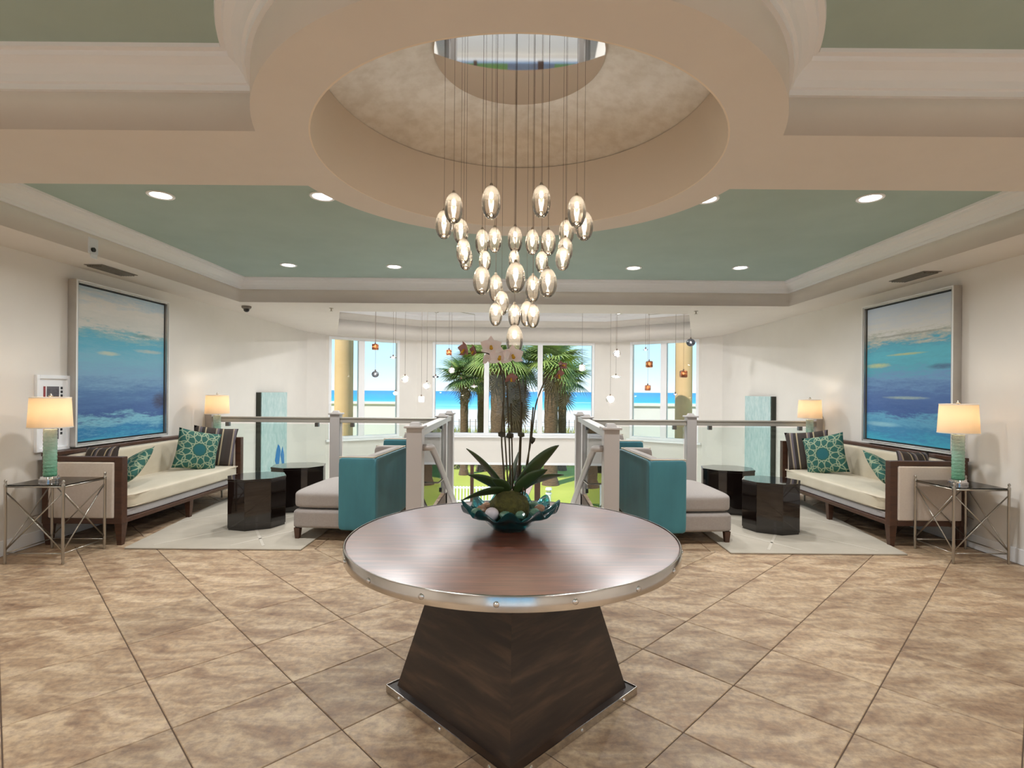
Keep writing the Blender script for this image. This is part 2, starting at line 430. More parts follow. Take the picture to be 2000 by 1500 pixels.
painting('canvas_b', [(0, (64, 168, 196)), (.08, (58, 132, 178)), (.16, (96, 164, 196)), (.22, (62, 96, 156)), (.36, (84, 118, 172)), (.46, (110, 152, 194)), (.55, (88, 172, 192)), (.64, (92, 184, 204)), (.7, (90, 170, 196)), (.75, (190, 192, 180)), (.8, (222, 220, 216)), (1, (196, 210, 228))],
         [(.85, .56, .22, .025, (206, 208, 140)), (.5, .63, .3, .012, (200, 196, 120)), (.1, .53, .2, .025, (72, 92, 130)), (.5, .32, .35, .015, (170, 190, 180)), (.8, .12, .3, .025, (150, 200, 212)), (.5, .77, .7, .012, (150, 150, 140))])
m = N('teal_panel'); v = m.coords('Object', (1, 1, .35)); f = m.noise(v, 6, 6, .65); f2 = m.noise(v, 30, 4)
m.base(m.mix(.3, m.ramp(f, [(.3, (158, 192, 192)), (.55, (184, 208, 208)), (.75, (202, 218, 214))]), m.ramp(f2, [(.4, (146, 182, 180)), (.6, (212, 222, 220))]))); m.set(Roughness=.6); MATS['teal_panel'] = m.m
plain('blue_paint', (20, 118, 186), .4)
# rosette pillow print
m = N('rosette'); tc = m.n('TexCoord'); sp = m.n('SeparateXYZ'); m.l(tc.outputs['Generated'], sp.inputs[0])
u = m.math('SUBTRACT', sp.outputs[0], .5); w = m.math('SUBTRACT', sp.outputs[2], .5)
ang = m.math('ARCTAN2', w, u); rad = m.math('SQRT', m.math('ADD', m.math('MULTIPLY', u, u), m.math('MULTIPLY', w, w)))
fold = m.math('PINGPONG', m.math('ADD', ang, PI), PI/12)
fx = m.math('MULTIPLY', rad, m.math('COSINE', fold)); fy = m.math('MULTIPLY', rad, m.math('SINE', fold))
lines = None
for (ca, cr, R) in ((0, .34, .17), (PI/6, .34, .17), (-PI/6, .34, .17), (PI/3, .34, .17), (0, .52, .17), (PI/6, .52, .17)):
    dx = m.math('SUBTRACT', fx, cr*math.cos(ca)); dy = m.math('SUBTRACT', fy, cr*math.sin(ca))
    q = m.math('ABSOLUTE', m.math('SUBTRACT', m.math('SQRT', m.math('ADD', m.math('MULTIPLY', dx, dx), m.math('MULTIPLY', dy, dy))), R))
    l = m.math('LESS_THAN', q, .011); lines = l if lines is None else m.math('MAXIMUM', lines, l)
disc = m.math('LESS_THAN', rad, .13); lines = m.math('MULTIPLY', lines, m.math('SUBTRACT', 1.0, disc))
m.base(m.mix(lines, m.mix(disc, (38, 92, 82), (24, 94, 100)), (146, 160, 132))); m.set(Roughness=.8); MATS['rosette'] = m.m
# striped pillow print
m = N('stripe'); tc = m.n('TexCoord'); sp = m.n('SeparateXYZ'); m.l(tc.outputs['Generated'], sp.inputs[0])
fr_ = m.math('FRACT', m.math('MULTIPLY', sp.outputs[0], 2.6))
m.base(m.ramp(fr_, [(0, (58, 48, 42)), (.3, (150, 136, 116)), (.38, (96, 88, 96)), (.5, (48, 42, 38)), (.68, (176, 160, 128)), (.76, (60, 52, 46))], 'CONSTANT')); m.set(Roughness=.8); MATS['stripe'] = m.m

# ------------------------------------------------------------------ room shell
XL, XR = -4.38, 4.30          # side walls
ZS, ZT = 2.638, 2.96          # soffit underside, tray ceiling
YE = 7.55                     # edge of the upper floor
P = [(XL, 10.98), (-4.19, 11.56), (-2.43, 12.77), (2.23, 12.77), (4.04, 11.56), (XR, 11.05)]
struct(MB().box(XL-.15, XL, -4.15, 10.98, -3.3, 3.3).build('wall_left', 'wall'))
struct(MB().box(XR, XR+.15, -4.15, 11.05, -3.3, 3.3).build('wall_right', 'wall'))
wall_panel('wall_back', (XR, -4), (XL, -4), -.2, 3.3, [(2.8, 5.9, .02, 2.4)], .15, 'wall')
wall_panel('wall_bay_left_return', P[0], P[1], -3.3, 3.3, [], .15, 'wall')
Lw = math.dist(P[1], P[2]); Rw = math.dist(P[3], P[4])
wall_panel('wall_bay_left', P[1], P[2], -3.3, 3.3, [(.06, Lw*.794, .34, 2.62), (.3, Lw-.3, -3.1, -.29)], .15, 'wall')
wall_panel('wall_bay_front', P[2], P[3], -3.3, 3.3, [(.38, 4.30, .36, 2.62), (.2, 4.46, -3.1, -.29)], .15, 'wall')
wall_panel('wall_bay_right', P[3], P[4], -3.3, 3.3, [(Rw*.241, Rw-.06, .34, 2.62), (.3, Rw-.3, -3.1, -.29)], .15, 'wall')
wall_panel('wall_bay_right_return', P[4], P[5], -3.3, 3.3, [], .15, 'wall')
struct(MB().box(XL, XR, 5.2, 5.35, -3.3, -.3).build('wall_lower', 'wall'))
struct(MB().box(XL-.15, XR+.15, 5.2, 13, -3.35, -3.2).build('floor_lower', 'slab'))

OUT = [(XL-.14, -4.14), (XR+.14, -4.14), (XR+.14, 11.1), (4.14, 11.6), (2.28, 12.88), (-2.48, 12.88), (-4.29, 11.6), (XL-.14, 11.0)]
CR = (0.0, 2.8); RI, RO = 1.032, 1.275
def arc(r, a0, a1, n): return [(CR[0]+r*math.cos(a0+(a1-a0)*i/n), CR[1]+r*math.sin(a0+(a1-a0)*i/n)) for i in range(n+1)]
Y0, Y1, YF = 2.45, 3.10, 7.27     # beam, far tray end
TL, TR = -3.83, 3.74
aN = math.asin((Y0-CR[1])/RO); aF = math.asin((Y1-CR[1])/RO)
near = [(TL, -3.4), (TL, Y0)] + arc(RO, PI-aN, 2*PI+aN, 48) + [(TR, Y0), (TR, -3.4)]
far = [(TL, YF), (TL, Y1)] + arc(RO, PI-aF, aF, 48) + [(TR, Y1), (TR, YF)]
rec = [(-2.72, 8.06), (2.62, 8.06), (3.72, 11.3), (2.1, 12.55), (-2.32, 12.55), (-3.86, 11.3)]
struct(link('ceiling_soffit', flat('soffit', OUT, [near, far, arc(RI+.008, 0, 2*PI, 96)[:-1], rec], ZS, ZT, None), 'soffit'))
struct(link('ceiling', flat('ceiling', [(XL-.14, -4.14), (XR+.14, -4.14), (XR+.14, 7.9), (XL-.14, 7.9)], [arc(RI+.06, 0, 2*PI, 96)[:-1]], ZT, ZT+.08, None), 'green_ceiling'))
struct(link('ceiling_bay_fascia', flat('bay', OUT[2:]+[(XL-.14, 7.9), (XR+.14, 7.9)], [rec], ZT, 3.22, None), 'soffit'))
struct(MB().prism(OUT, 3.34, 3.5).build('sun_block_roof', 'slab'))  # unseen slab added to keep the sun out of the interior
struct(MB().prism([(XL-.14, 7.8), (XR+.14, 7.8)]+OUT[2:], 3.22, 3.33).build('ceiling_bay', 'white'))
n_ = 96
struct(MB().lathe([(RI, ZS), (RI, 3.062), (RI+.05, 3.062), (RI+.05, ZS+.05), (RI+.008, ZS+.05), (RI+.008, ZS), (RI, ZS)], n_, (0, 2.8, 0)).build('wall_drum', 'drum', smooth='auto'))
dome = [(RI+.01-(RI+.01)*i/16, 3.062+.2*(1-((16-i)/16)**2)) for i in range(17)]
struct(MB().lathe(dome, n_, (0, 2.8, 0)).build('ceiling_dome', 'silver_leaf', smooth=True, recalc=False))

# crown mouldings
CP = [(0, 2.815), (.018, 2.815), (.022, 2.838), (.034, 2.842), (.045, 2.87), (.07, 2.902), (.1, 2.922), (.106, 2.94), (.128, 2.944), (.132, ZT), (0, ZT)]
struct(sweep(near, CP, True, -1).build('trim_1', 'white'))
struct(sweep(far, CP, True, 1).build('trim_2', 'white'))
struct(sweep(rec, [(0, 3.11), (.02, 3.11), (.05, 3.16), (.09, 3.19), (.1, 3.22), (0, 3.22)], True, 1).build('trim_3', 'white'))
struct(MB().box(XL, XL+.016, -4, YE, 0, .13).build('baseboard_left', 'gloss_white', bevel=.004))
struct(MB().box(XR-.016, XR, -4, YE, 0, .13).build('baseboard_right', 'gloss_white', bevel=.004))

# floor slab with stair opening, tiles laid on the diagonal
OX0, OX1, OY = -.99, .92, 5.12
floor = struct(link('floor', flat('floor', [(XL, -4), (XR, -4), (XR, YE), (OX1, YE), (OX1, OY), (OX0, OY), (OX0, YE), (XL, YE)], [], -.3, -.004, None), 'grout'))
def clip(poly, ax, val, keep_less):
    out = []
    for i in range(len(poly)):
        a, b = poly[i], poly[(i+1) % len(poly)]
        ina = (a[ax] <= val) == keep_less; inb = (b[ax] <= val) == keep_less
        if ina: out.append(a)
        if ina != inb:
            t = (val-a[ax])/(b[ax]-a[ax]); out.append((a[0]+t*(b[0]-a[0]), a[1]+t*(b[1]-a[1])))
    return out
DG = .7226; HD = DG/2-.0035
full_tile = None
def tile_poly(poly, cx, cy):
    global full_tile
    loc = [(p[0]-cx, p[1]-cy) for p in poly]
    ar = abs(sum(a[0]*b[1]-a[1]*b[0] for a, b in zip(loc, loc[1:]+loc[:1])))/2
    if ar < .002: return
    whole = len(poly) == 4 and abs(ar-2*HD*HD) < 1e-6
    if whole and full_tile: me = full_tile
    else:
        mb = MB(); mb.prism(loc, -.02, 0); me = mb.mesh('tile')
        if whole: full_tile = me
    o = link('tile', me, 'tile', floor, loc=(cx, cy, 0))
    if not o.modifiers:
        b = o.modifiers.new('bevel', 'BEVEL'); b.width = .0025; b.segments = 1
regions = [((XL+.017, XR-.017, .9, 4.775),), ((XL+.017, OX0-.02, 5.12, YE-.02),), ((OX1+.02, XR-.017, 5.12, YE-.02),)]
for (x0, x1, y0, y1), in regions:
    for row in range(-8, 22):
        for k in range(-14, 14):
            cy = 2.597+DG/2*row; cx = -.3688+DG*k+(DG/2 if row % 2 else 0) + DG/2
            if cx < x0-.4 or cx > x1+.4 or cy < y0-.4 or cy > y1+.4: continue
            q = [(cx-HD, cy), (cx, cy-HD), (cx+HD, cy), (cx, cy+HD)]
            for ax, v_, less in ((0, x0, False), (0, x1, True), (1, y0, False), (1, y1, True)):
                if q: q = clip(q, ax, v_, less)
            if len(q) >= 3: tile_poly(q, cx, cy)
x = XL+.017
while x < XR-.03:
    x2 = min(x+.511, XR-.017)
    tile_poly([(x, 4.782), (x2-.006, 4.782), (x2-.006, 5.113), (x, 5.113)], (x+x2)/2, 4.95); x = x2
struct(MB().box(XL, XR, -4, .894, -.02, 0).build('floor_entry', 'tile'))
# stair flight down to the lower level
st = MB()
for i in range(14): st.box(OX0+.02, OX1-.02, OY+.3*i, OY+.3*i+.32, -.17*(i+1)-.5 if i < 13 else -3.2, -.17*(i+1))
struct(st.build('stairs', 'slab'))

# ------------------------------------------------------------------ windows
def window(name, A, B, s0, s1, z0, z1, mulls, mm='white', sill=True):
    L = math.dist(A, B); d = Vector(((B[0]-A[0])/L, (B[1]-A[1])/L, 0)); nn = Vector((-d.y, d.x, 0)); O = Vector((A[0], A[1], 0))
    def bx(mb, sa, sb, ta, tb, za, zb):
        pts = [O+d*s+nn*t+Vector((0, 0, z)) for z in (za, zb) for (s, t) in ((sa, ta), (sb, ta), (sb, tb), (sa, tb))]
        return mb.quadbox([tuple(p) for p in pts])
    fr = MB(); w = .06
    bx(fr, s0-.01, s0+w, .0, .12, z0, z1); bx(fr, s1-w, s1+.01, .0, .12, z0, z1)
    bx(fr, s0+w, s1-w, .0, .12, z1-w, z1); bx(fr, s0+w, s1-w, .0, .12, z0, z0+w)
    root = struct(fr.build(name, 'gloss_white', bevel=.006))
    edges = [s0+w]
    for c, hw in mulls:
        bx(MB(), c-hw, c+hw, -.005, .125, z0+w, z1-w) if False else None
        mu = MB(); bx(mu, c-hw, c+hw, .005, .115, z0+w, z1-w); mu.build('mullion', mm, root, bevel=.005)
        edges += [c-hw, c+hw]
    edges.append(s1-w)
    for a, b in zip(edges[::2], edges[1::2]):
        pn = MB(); bx(pn, a, b, .058, .064, z0+w, z1-w); pn.build('pane', 'window_glass', root)
    if sill:
        sl = MB(); bx(sl, s0-.06, s1+.06, -.07, .02, z0-.045, z0); sl.build('sill', 'gloss_white', root, bevel=.006)
window('window_1', P[1], P[2], .06, Lw*.794, .34, 2.62, [(.79, .07)])
window('window_2', P[2], P[3], .38, 4.30, .36, 2.62, [(1.685, .06), (2.985, .06)])
window('window_3', P[3], P[4], Rw*.241, Rw-.06, .34, 2.62, [(Rw*.61, .07)])
window('window_4', P[2], P[3], .2, 4.46, -3.1, -.29, [(1.35, .04), (2.94, .07)], 'dark_wood', False)
window('added_window_5', P[1], P[2], .3, Lw-.3, -3.1, -.29, [(Lw/2, .05)], 'white', False)  # unseen lower left window added for more daylight
window('added_window_6', P[3], P[4], .3, Rw-.3, -3.1, -.29, [(Rw/2, .05)], 'white', False)  # its right-hand twin, also unseen and added for daylight
window('added_daylight_door', (XR, -4), (XL, -4), 2.8, 5.9, .02, 2.4, [(3.85, .05), (4.85, .05)], 'white', False)  # glazed entrance added behind the camera to let in daylight

# ------------------------------------------------------------------ outside
struct(MB().box(-120, 120, -60, 62, -3.6, -3.34).build('lawn', 'lawn'))
struct(MB().box(-14, 14, -30, -4.3, -.3, -.03).build('added_bounce_paving', 'pale_stucco'))  # pale paving added out of view to bounce sunlight up to the ceiling
struct(MB().box(-260, 260, 56, 140, -3.7, -3.33).build('beach', 'sand'))
struct(MB().box(-3000, 3000, 132, 5000, -3.9, -3.325).build('sea', 'sea'))
struct(MB().prism([(-.3, 13), (.9, 13), (.55, 24), (1.6, 34), (.7, 34), (-.5, 24)], -3.36, -3.32).build('path', 'brick_path'))
for x0, x1, side in ((-8.5, -3.35, 'left'), (3.2, 8.5, 'right')):
    pw = thing('parapet_wall', f'pale stucco parapet wall outside the {side} angled bay window', 'wall', (0, 16, -3.34))
    MB().box(x0, x1, -.12, .12, 0, 4.36).build('wall_body', 'pale_stucco', pw); MB().box(x0-.04, x1+.04, -.17, .17, 4.36, 4.43).build('coping', 'pale_stucco', pw)
for x, r, side in ((-4.6, .24, 'left'), (4.42, .22, 'right')):
    c_ = thing('stucco_column', f'round tan stucco column standing outside the {side} angled bay window', 'column', (x, 14, -3.34))
    MB().lathe([(r, .3), (r, 7.2)], 32).build('shaft', 'tan_stucco', c_, smooth='auto')
    MB().lathe([(r+.08, 0), (r+.08, .22), (r, .3)], 32).build('column_base', 'tan_stucco', c_, smooth='auto')
    MB().lathe([(r, 7.2), (r+.1, 7.35), (r+.1, 7.5), (0, 7.5)], 32).build('capital', 'tan_stucco', c_, smooth='auto')

def frond_mesh(L, pet, n=26, droop=.35, seed=0):
    rnd = random.Random(seed); m = MB(); bm = m.bm
    m.tube([(0, 0, 0), (pet*.5, 0, pet*.12), (pet, 0, pet*.1)], [.03, .022, .014], 5)
    for i in range(n):
        a = math.radians(-125+250*i/(n-1)); l = L*(.75+.25*math.cos(a*.6))*rnd.uniform(.9, 1.08)
        dx, dy = math.cos(a), math.sin(a); px, py = -dy, dx; w = .05
        prev = None
        for k in range(4):
            t = k/3; z = pet*.1-droop*l*t*t+.05*t; ww = w*(1-t)**.7+.003
            q = [bm.verts.new((pet+dx*l*t+px*ww, dy*l*t+py*ww, z)), bm.verts.new((pet+dx*l*t-px*ww, dy*l*t-py*ww, z))]
            if prev: bm.faces.new([prev[0], prev[1], q[1], q[0]])
            prev = q
    return m.mesh('frond')
FM = {}
for key, mat in (('g', 'frond_green'), ('l', 'frond_light'), ('d', 'frond_dead')):
    FM[key] = []
    for s_ in range(2):
        me = frond_mesh(1.1, .75, 26, .35 if key != 'd' else .55, s_); me.materials.append(MATS[mat]); FM[key].append(me)
def palm(x, y, ztop, rt, label, kind='g', nf=24, dead=8, sc=1.0):
    z0 = -3.34; t = thing('palm_tree', label, 'palm tree', (x, y, z0), 0, 'palms between the building and the beach')
    h = ztop-z0; prof = [(rt*1.35, 0), (rt*1.1, .3)]
    k = 14
    for i in range(k+1):
        z = .35+(h-.5)*i/k; prof += [(rt*(1.0+.06*(i % 2)), z)]
    prof += [(rt*1.25, h), (0, h+.15)]
    MB().lathe(prof, 14).build('trunk', 'trunk', t, smooth=True)
    b = MB(); rnd = random.Random(int(x*100))
    for i in range(40):
        a = i*2.4; z = h-1.7+1.6*i/40; c, s = math.cos(a), math.sin(a); r0 = rt*1.0
        tip = Vector((c*(r0+.16), s*(r0+.16), z+.22)); m0 = Vector((c*r0, s*r0, z)); px = Vector((-s, c, 0))*.05
        vs = [b.bm.verts.new(m0-px), b.bm.verts.new(m0+px), b.bm.verts.new(tip+px*.5), b.bm.verts.new(tip-px*.5), b.bm.verts.new(m0+Vector((0, 0, .14)))]
        b.bm.faces.new(vs[:4]); b.bm.faces.new([vs[3], vs[2], vs[4]])
    b.build('leaf_bases', 'boot', t, recalc=False)
    for i in range(nf+dead):
        isd = i >= nf; az = i*2.399+rnd.uniform(-.2, .2)
        el = rnd.uniform(-.75, 1.2) if not isd else rnd.uniform(-1.45, -1.05)
        me = FM['d' if isd else (kind if rnd.random() < .65 else 'l')][i % 2]
        o = link('frond', me, None, t); o.location = (0, 0, h-(.0 if not isd else rnd.uniform(.2, .3+dead*.05))); o.rotation_euler = (rnd.uniform(-.3, .3), -el, az); k = sc*rnd.uniform(.85, 1.12)*(1 if not isd else .8); o.scale = (k, k, k)
palm(-3.0, 30, 2.2, .22, 'slender sabal palm, leftmost in the middle window', 'g', 32, 3)
palm(-2.05, 31.5, 2.9, .3, 'sabal palm with light green crown, second from left in the middle window', 'l', 34, 3, 1.15)
palm(-.95, 26.5, 3.3, .36, 'stout palm with criss-cross leaf bases just right of the left mullion', 'l', 30, 3, 1.1)
palm(-.05, 28.5, 3.0, .32, 'tall palm with a shaggy brown skirt of dead fronds, behind the orchid', 'g', 14, 36, 1.1)
palm(1.75, 27, 3.0, .34, 'thick-trunked palm just right of the right mullion', 'l', 30, 3, 1.1)
palm(2.75, 32, 2.2, .24, 'lower dark green palm, rightmost in the middle window', 'g', 34, 3, 1.15)

def shrub(x, y, r, label):
    t = thing('shrub', label, 'shrub', (x, y, -3.34), 0, 'shrubs on the lawn'); b = MB(); rnd = random.Random(int(x*77+y))
    for i in range(420):
        a = rnd.uniform(0, 2*PI); e = math.asin(rnd.uniform(0, 1)); rr = r*rnd.uniform(.55, 1)
        p = Vector((math.cos(a)*math.cos(e)*rr*1.25, math.sin(a)*math.cos(e)*rr*1.1, math.sin(e)*rr*.9+.05)); q = Vector((rnd.uniform(-1, 1), rnd.uniform(-1, 1), rnd.uniform(-.3, 1))).normalized()*.16*r; s = q.orthogonal().normalized()*.06*r
        b.bm.faces.new([b.bm.verts.new(p-s), b.bm.verts.new(p+q*.5-s*1.5), b.bm.verts.new(p+q), b.bm.verts.new(p+s)])
    b.build('foliage', 'shrub', t, recalc=False)
    MB().tube([(0, 0, 0), (.02, 0, r*.6)], [.05*r, .02*r], 6).build('shrub_stem', 'trunk', t)
for x, y, r, lab in ((-4.0, 32.6, .75, 'brownish shrub on the lawn seen through the lower window at far left'), (-2.4, 33.6, .7, 'low shrub left of the orchid stems through the lower window'), (-.45, 32, .8, 'round shrub behind the orchid stems through the lower window'),
                     (1.5, 34, .7, 'dark low shrub at the lawn edge right of the orchid'), (3.4, 34.2, .6, 'small dark shrub under the rightmost palm'), (5.0, 30, .9, 'leafy shrub seen past the right stair railing'), (-5.2, 29, .9, 'leafy shrub seen past the left stair railing')): shrub(x, y, r, lab)
def picket_fence(x0, x1, y, label):
    t = thing('picket_fence', label, 'fence', ((x0+x1)/2, y, -3.34)); L = x1-x0; pm = MB().box(-.03, .03, -.012, .012, .06, .8).mesh('picket')
    n = int(L/.13)
    for i in range(n+1): link('picket', pm, 'gloss_white', t, loc=(-L/2+L*i/n, 0, 0))
    for z in (.14, .7): MB().box(-L/2, L/2, .013, .045, z, z+.07).build('fence_rail', 'gloss_white', t)
    for sx in (-1, 1): MB().box(sx*L/2-.07, sx*L/2+.07, -.07, .07, 0, .98).build('fence_post', 'gloss_white', t)
picket_fence(-4.2, -1.0, 22, 'white picket fence across the lawn, left of the orchid bowl')
picket_fence(3.0, 6.0, 22.5, 'white picket fence beyond the right stair railing')
lb = thing('bollard_lamp', 'short white bollard lamp on the sunny lawn right of the bowl', 'lamp', (1.35, 22, -3.34))
MB().lathe([(.1, 0), (.1, .5), (.13, .5), (.13, .55), (0, .55)], 16).build('bollard_post', 'gloss_white', lb); MB().lathe([(.09, .55), (.09, .68)], 16).build('bollard_lens', 'mini_clear', lb); MB().lathe([(.14, .68), (.12, .76), (0, .78)], 16).build('bollard_cap', 'gloss_white', lb)
for i, (x, y, lab) in enumerate(((3.55, 21, 'red slatted garden chair on the lawn, nearer one'), (3.75, 24.2, 'red slatted garden chair on the lawn, farther one'))):
    t = thing('garden_chair', lab, 'chair', (x, y, -3.34), .4, 'red garden chairs')
    for k in range(5):
        MB().quadbox([(-.3+.122*k, .25, .35), (-.2+.122*k, .25, .35), (-.2+.122*k, .28, .35), (-.3+.122*k, .28, .35), (-.3+.122*k, .5, 1.0), (-.2+.122*k, .5, 1.0), (-.2+.122*k, .53, 1.0), (-.3+.122*k, .53, 1.0)]).build('back_slat', 'red_paint', t)
        MB().box(-.3, .3, -.35+.12*k, -.25+.12*k, .36, .385).build('seat_slat', 'red_paint', t)
    for sx in (-1, 1):
        MB().box(sx*.33-.05, sx*.33+.05, -.4, .35, .55, .58).build('arm_rest', 'red_paint', t)
        for yy in (-.34, .28): MB().box(sx*.33-.025, sx*.33+.025, yy-.04, yy+.04, 0, .55).build('leg', 'red_paint', t)
dg_ = MB(); rnd = random.Random(5)
for i in range(2600):
    x = rnd.uniform(-24, 24); y = rnd.uniform(55, 62); h = rnd.uniform(.35, 1.0); a = rnd.uniform(0, PI); w = .05
    lx, ly = rnd.uniform(-.25, .25), rnd.uniform(-.25, .25)
    dg_.bm.faces.new([dg_.bm.verts.new((x-w*math.cos(a), y-w*math.sin(a), -3.34)), dg_.bm.verts.new((x+w*math.cos(a), y+w*math.sin(a), -3.34)), dg_.bm.verts.new((x+lx, y+ly, -3.34+h))])
o = dg_.build('dune_grass', 'dune_grass', recalc=False); tag(o, 'dry dune grass growing between lawn and white beach', 'grass'); o['kind'] = 'stuff'
df = thing('dune_fence', 'thin weathered wooden dune fence in front of the beach', 'fence', (0, 64, -3.34)); pm = MB().box(-.05, .05, -.03, .03, 0, 1.35).mesh('picket')
for i in range(46): link('picket', pm, 'fence_wood', df, loc=(-15+30*i/45, 0, 0))
for z in (.5, 1.05): MB().tube([(-15, .05, z), (15, .05, z)], .02, 5).build('fence_wire', 'fence_wood', df)

# ------------------------------------------------------------------ ceiling fittings
rl_names = {(-2.81, 4.14): 'recessed downlight in the green ceiling, nearest the left wall', (-1.54, 4.14): 'recessed downlight in the green ceiling half hidden by the drum, left side',
            (1.47, 4.13): 'recessed downlight in the green ceiling half hidden by the drum, right side', (2.72, 4.08): 'recessed downlight in the green ceiling, nearest the right wall',
            (-2.8, 6.43): 'far recessed downlight in the green ceiling, leftmost of its row', (-1.52, 6.47): 'far recessed downlight in the green ceiling, second from left in its row',
            (1.41, 6.44): 'far recessed downlight in the green ceiling, third from left in its row', (2.69, 6.38): 'far recessed downlight in the green ceiling, rightmost of its row'}
for x, wx in ((-2.8, 'far left'), (-1.9, 'left of the drum'), (1.9, 'right of the drum'), (2.7, 'far right')):
    for y, wy in ((-.3, 'front'), (-2.3, 'rear')): rl_names[(x, y)] = f'added unseen fill downlight in the near green tray overhead, {wy} row, {wx}'  # out-of-view lamps added in the near tray as fill light
ring_me = MB().lathe([(.075, ZT-.001), (.098, ZT-.001), (.098, ZT-.008), (.092, ZT-.012), (.075, ZT-.008), (.075, ZT-.001)], 32).mesh('trim_ring')
lens_me = MB().lathe([(.076, ZT-.004), (0, ZT-.004)], 32).mesh('lens')
for (x, y), lab in rl_names.items():
    t = thing('real_or_added_light', lab, 'ceiling light', (x, y, 0), 0, 'recessed ceiling downlights')
    link('trim_ring', ring_me, 'gloss_white', t, smooth='auto'); link('lens', lens_me, 'lens', t)
    d = bpy.data.lights.new('downlight', 'AREA'); d.shape = 'DISK'; d.size = .15; d.energy = DOWN_W if y > 3 else NEAR_W; d.color = (.975, .985, 1.0); d.spread = math.radians(150)
    l = bpy.data.objects.new('downlight', d); COL.objects.link(l); l.location = (0, 0, ZT-.02); l.parent = t
for (x, y, z, wh) in ((-1.7, 10.5, 3.22, 'left rear of the bay recess'), (1.6, 10.5, 3.22, 'right rear of the bay recess'), (-3.1, 6.5, -.3, 'lower-level ceiling under the left balcony'), (3.0, 6.5, -.3, 'lower-level ceiling under the right balcony'), (-1.6, 6.9, -.3, 'lower-level ceiling left of the stairs'), (1.5, 6.9, -.3, 'lower-level ceiling right of the stairs'), (-1.9, 8.9, 3.22, 'left front of the bay recess'), (1.8, 8.9, 3.22, 'right front of the bay recess')):  # unseen lamps added to brighten the bay and lower level
    t = thing('real_or_added_light', 'added unseen downlight in the '+wh, 'ceiling light', (x, y, z-ZT), 0, 'recessed ceiling downlights')
    link('trim_ring', ring_me, 'gloss_white', t); link('lens', lens_me, 'lens', t)
    d = bpy.data.lights.new('downlight', 'AREA'); d.shape = 'DISK'; d.size = .15; d.energy = BAY_W; d.color = (.975, .985, 1.0); d.spread = math.radians(170)
    l = bpy.data.objects.new('downlight', d); COL.objects.link(l); l.location = (0, 0, ZT-.02); l.parent = t
for x, side in ((-4.12, 'left'), (4.02, 'right')):
    t = thing('air_vent', f'grey slatted air vent in the soffit above the {side} painting', 'vent', (x, 5.35, ZS))
    MB().box(-.09, .09, -.24, .24, -.006, -.001).build('vent_plate', 'vent', t)
    for k in range(6): MB().box(-.075+.026*k, -.062+.026*k, -.22, .22, -.018, -.006).build('slat', 'vent', t)
t = thing('security_camera', 'small white box camera on the ceiling edge above the left sofa', 'camera', (-3.83, 4.75, 2.69))
MB().box(-.03, .005, -.06, .06, -.05, .1).build('housing', 'device_white', t, bevel=.012); MB().tube([(.005, -.01, -.01), (.02, -.01, -.01)], .02, 16).build('camera_lens', 'device_black', t); MB().box(.0, .012, -.035, .035, -.085, -.05).build('bracket', 'device_white', t)
t = thing('dome_camera', 'dark dome camera under the soffit left of the bay', 'camera', (-3.92, 7.62, ZS))
MB().lathe([(0, 0), (.065, 0), (.065, -.025), (.05, -.04), (0, -.04)], 24).build('dome_base', 'vent', t, smooth='auto'); MB().lathe([(.042, -.04), (.036, -.07), (.018, -.085), (0, -.088)], 24).build('dome', 'device_black', t, smooth=True)
for x, lab in ((-2.74, 'small sprinkler head in the soffit, left of the bay recess'), (2.62, 'small sprinkler head in the soffit, right of the bay recess')):
    t = thing('sprinkler_head', lab, 'sprinkler', (x, 7.75, ZS)); MB().lathe([(0, 0), (.03, 0), (.03, -.006), (.01, -.01), (.01, -.04), (.022, -.042), (.022, -.047), (0, -.047)], 16).build('sprinkler_body', 'nickel', t, smooth='auto')

# ------------------------------------------------------------------ chandelier
EGGS = [(-0.135, 2.6, 2.37, 0.096, 0.164), (0.115, 2.68, 2.406, 0.096, 0.167), (-0.337, 2.74, 2.387, 0.096, 0.16), (-0.418, 2.96, 2.371, 0.095, 0.161), (-0.336, 3.08, 2.37, 0.09, 0.15), (-0.314, 3.02, 2.238, 0.082, 0.15), (-0.309, 3.12, 2.222, 0.082, 0.139), (-0.217, 3.18, 2.337, 0.086, 0.154), (-0.14, 3.12, 2.333, 0.082, 0.151), (-0.02, 3.24, 2.371, 0.091, 0.164), (0.085, 3.18, 2.339, 0.086, 0.154), (0.182, 3.2, 2.342, 0.093, 0.158), (0.295, 2.68, 2.356, 0.096, 0.161), (0.357, 2.86, 2.337, 0.096, 0.158), (0.285, 3.14, 2.387, 0.091, 0.152), (0.274, 3.08, 2.268, 0.09, 0.144), (0.253, 3.0, 2.194, 0.082, 0.134), (-0.197, 3.12, 2.208, 0.073, 0.121), (-0.196, 2.86, 2.038, 0.096, 0.155), (-0.136, 3.22, 2.067, 0.088, 0.169), (-0.096, 3.16, 1.967, 0.086, 0.147), (-0.128, 3.06, 1.885, 0.077, 0.137), (-0.024, 3.12, 2.218, 0.067, 0.115), (-0.012, 2.6, 2.0, 0.096, 0.151), (0.141, 3.16, 2.214, 0.077, 0.129), (0.155, 2.74, 2.003, 0.096, 0.149), (0.092, 3.24, 2.07, 0.094, 0.167), (0.054, 3.14, 1.901, 0.082, 0.152), (0.089, 3.06, 1.877, 0.077, 0.14), (-0.019, 3.18, 1.894, 0.077, 0.142), (-0.017, 3.0, 1.731, 0.096, 0.175)]
ZD = 3.205
ch = thing('chandelier', 'cascading chandelier of clear glass egg pendants under a round mirrored canopy', 'chandelier', (0, 2.8, ZD))
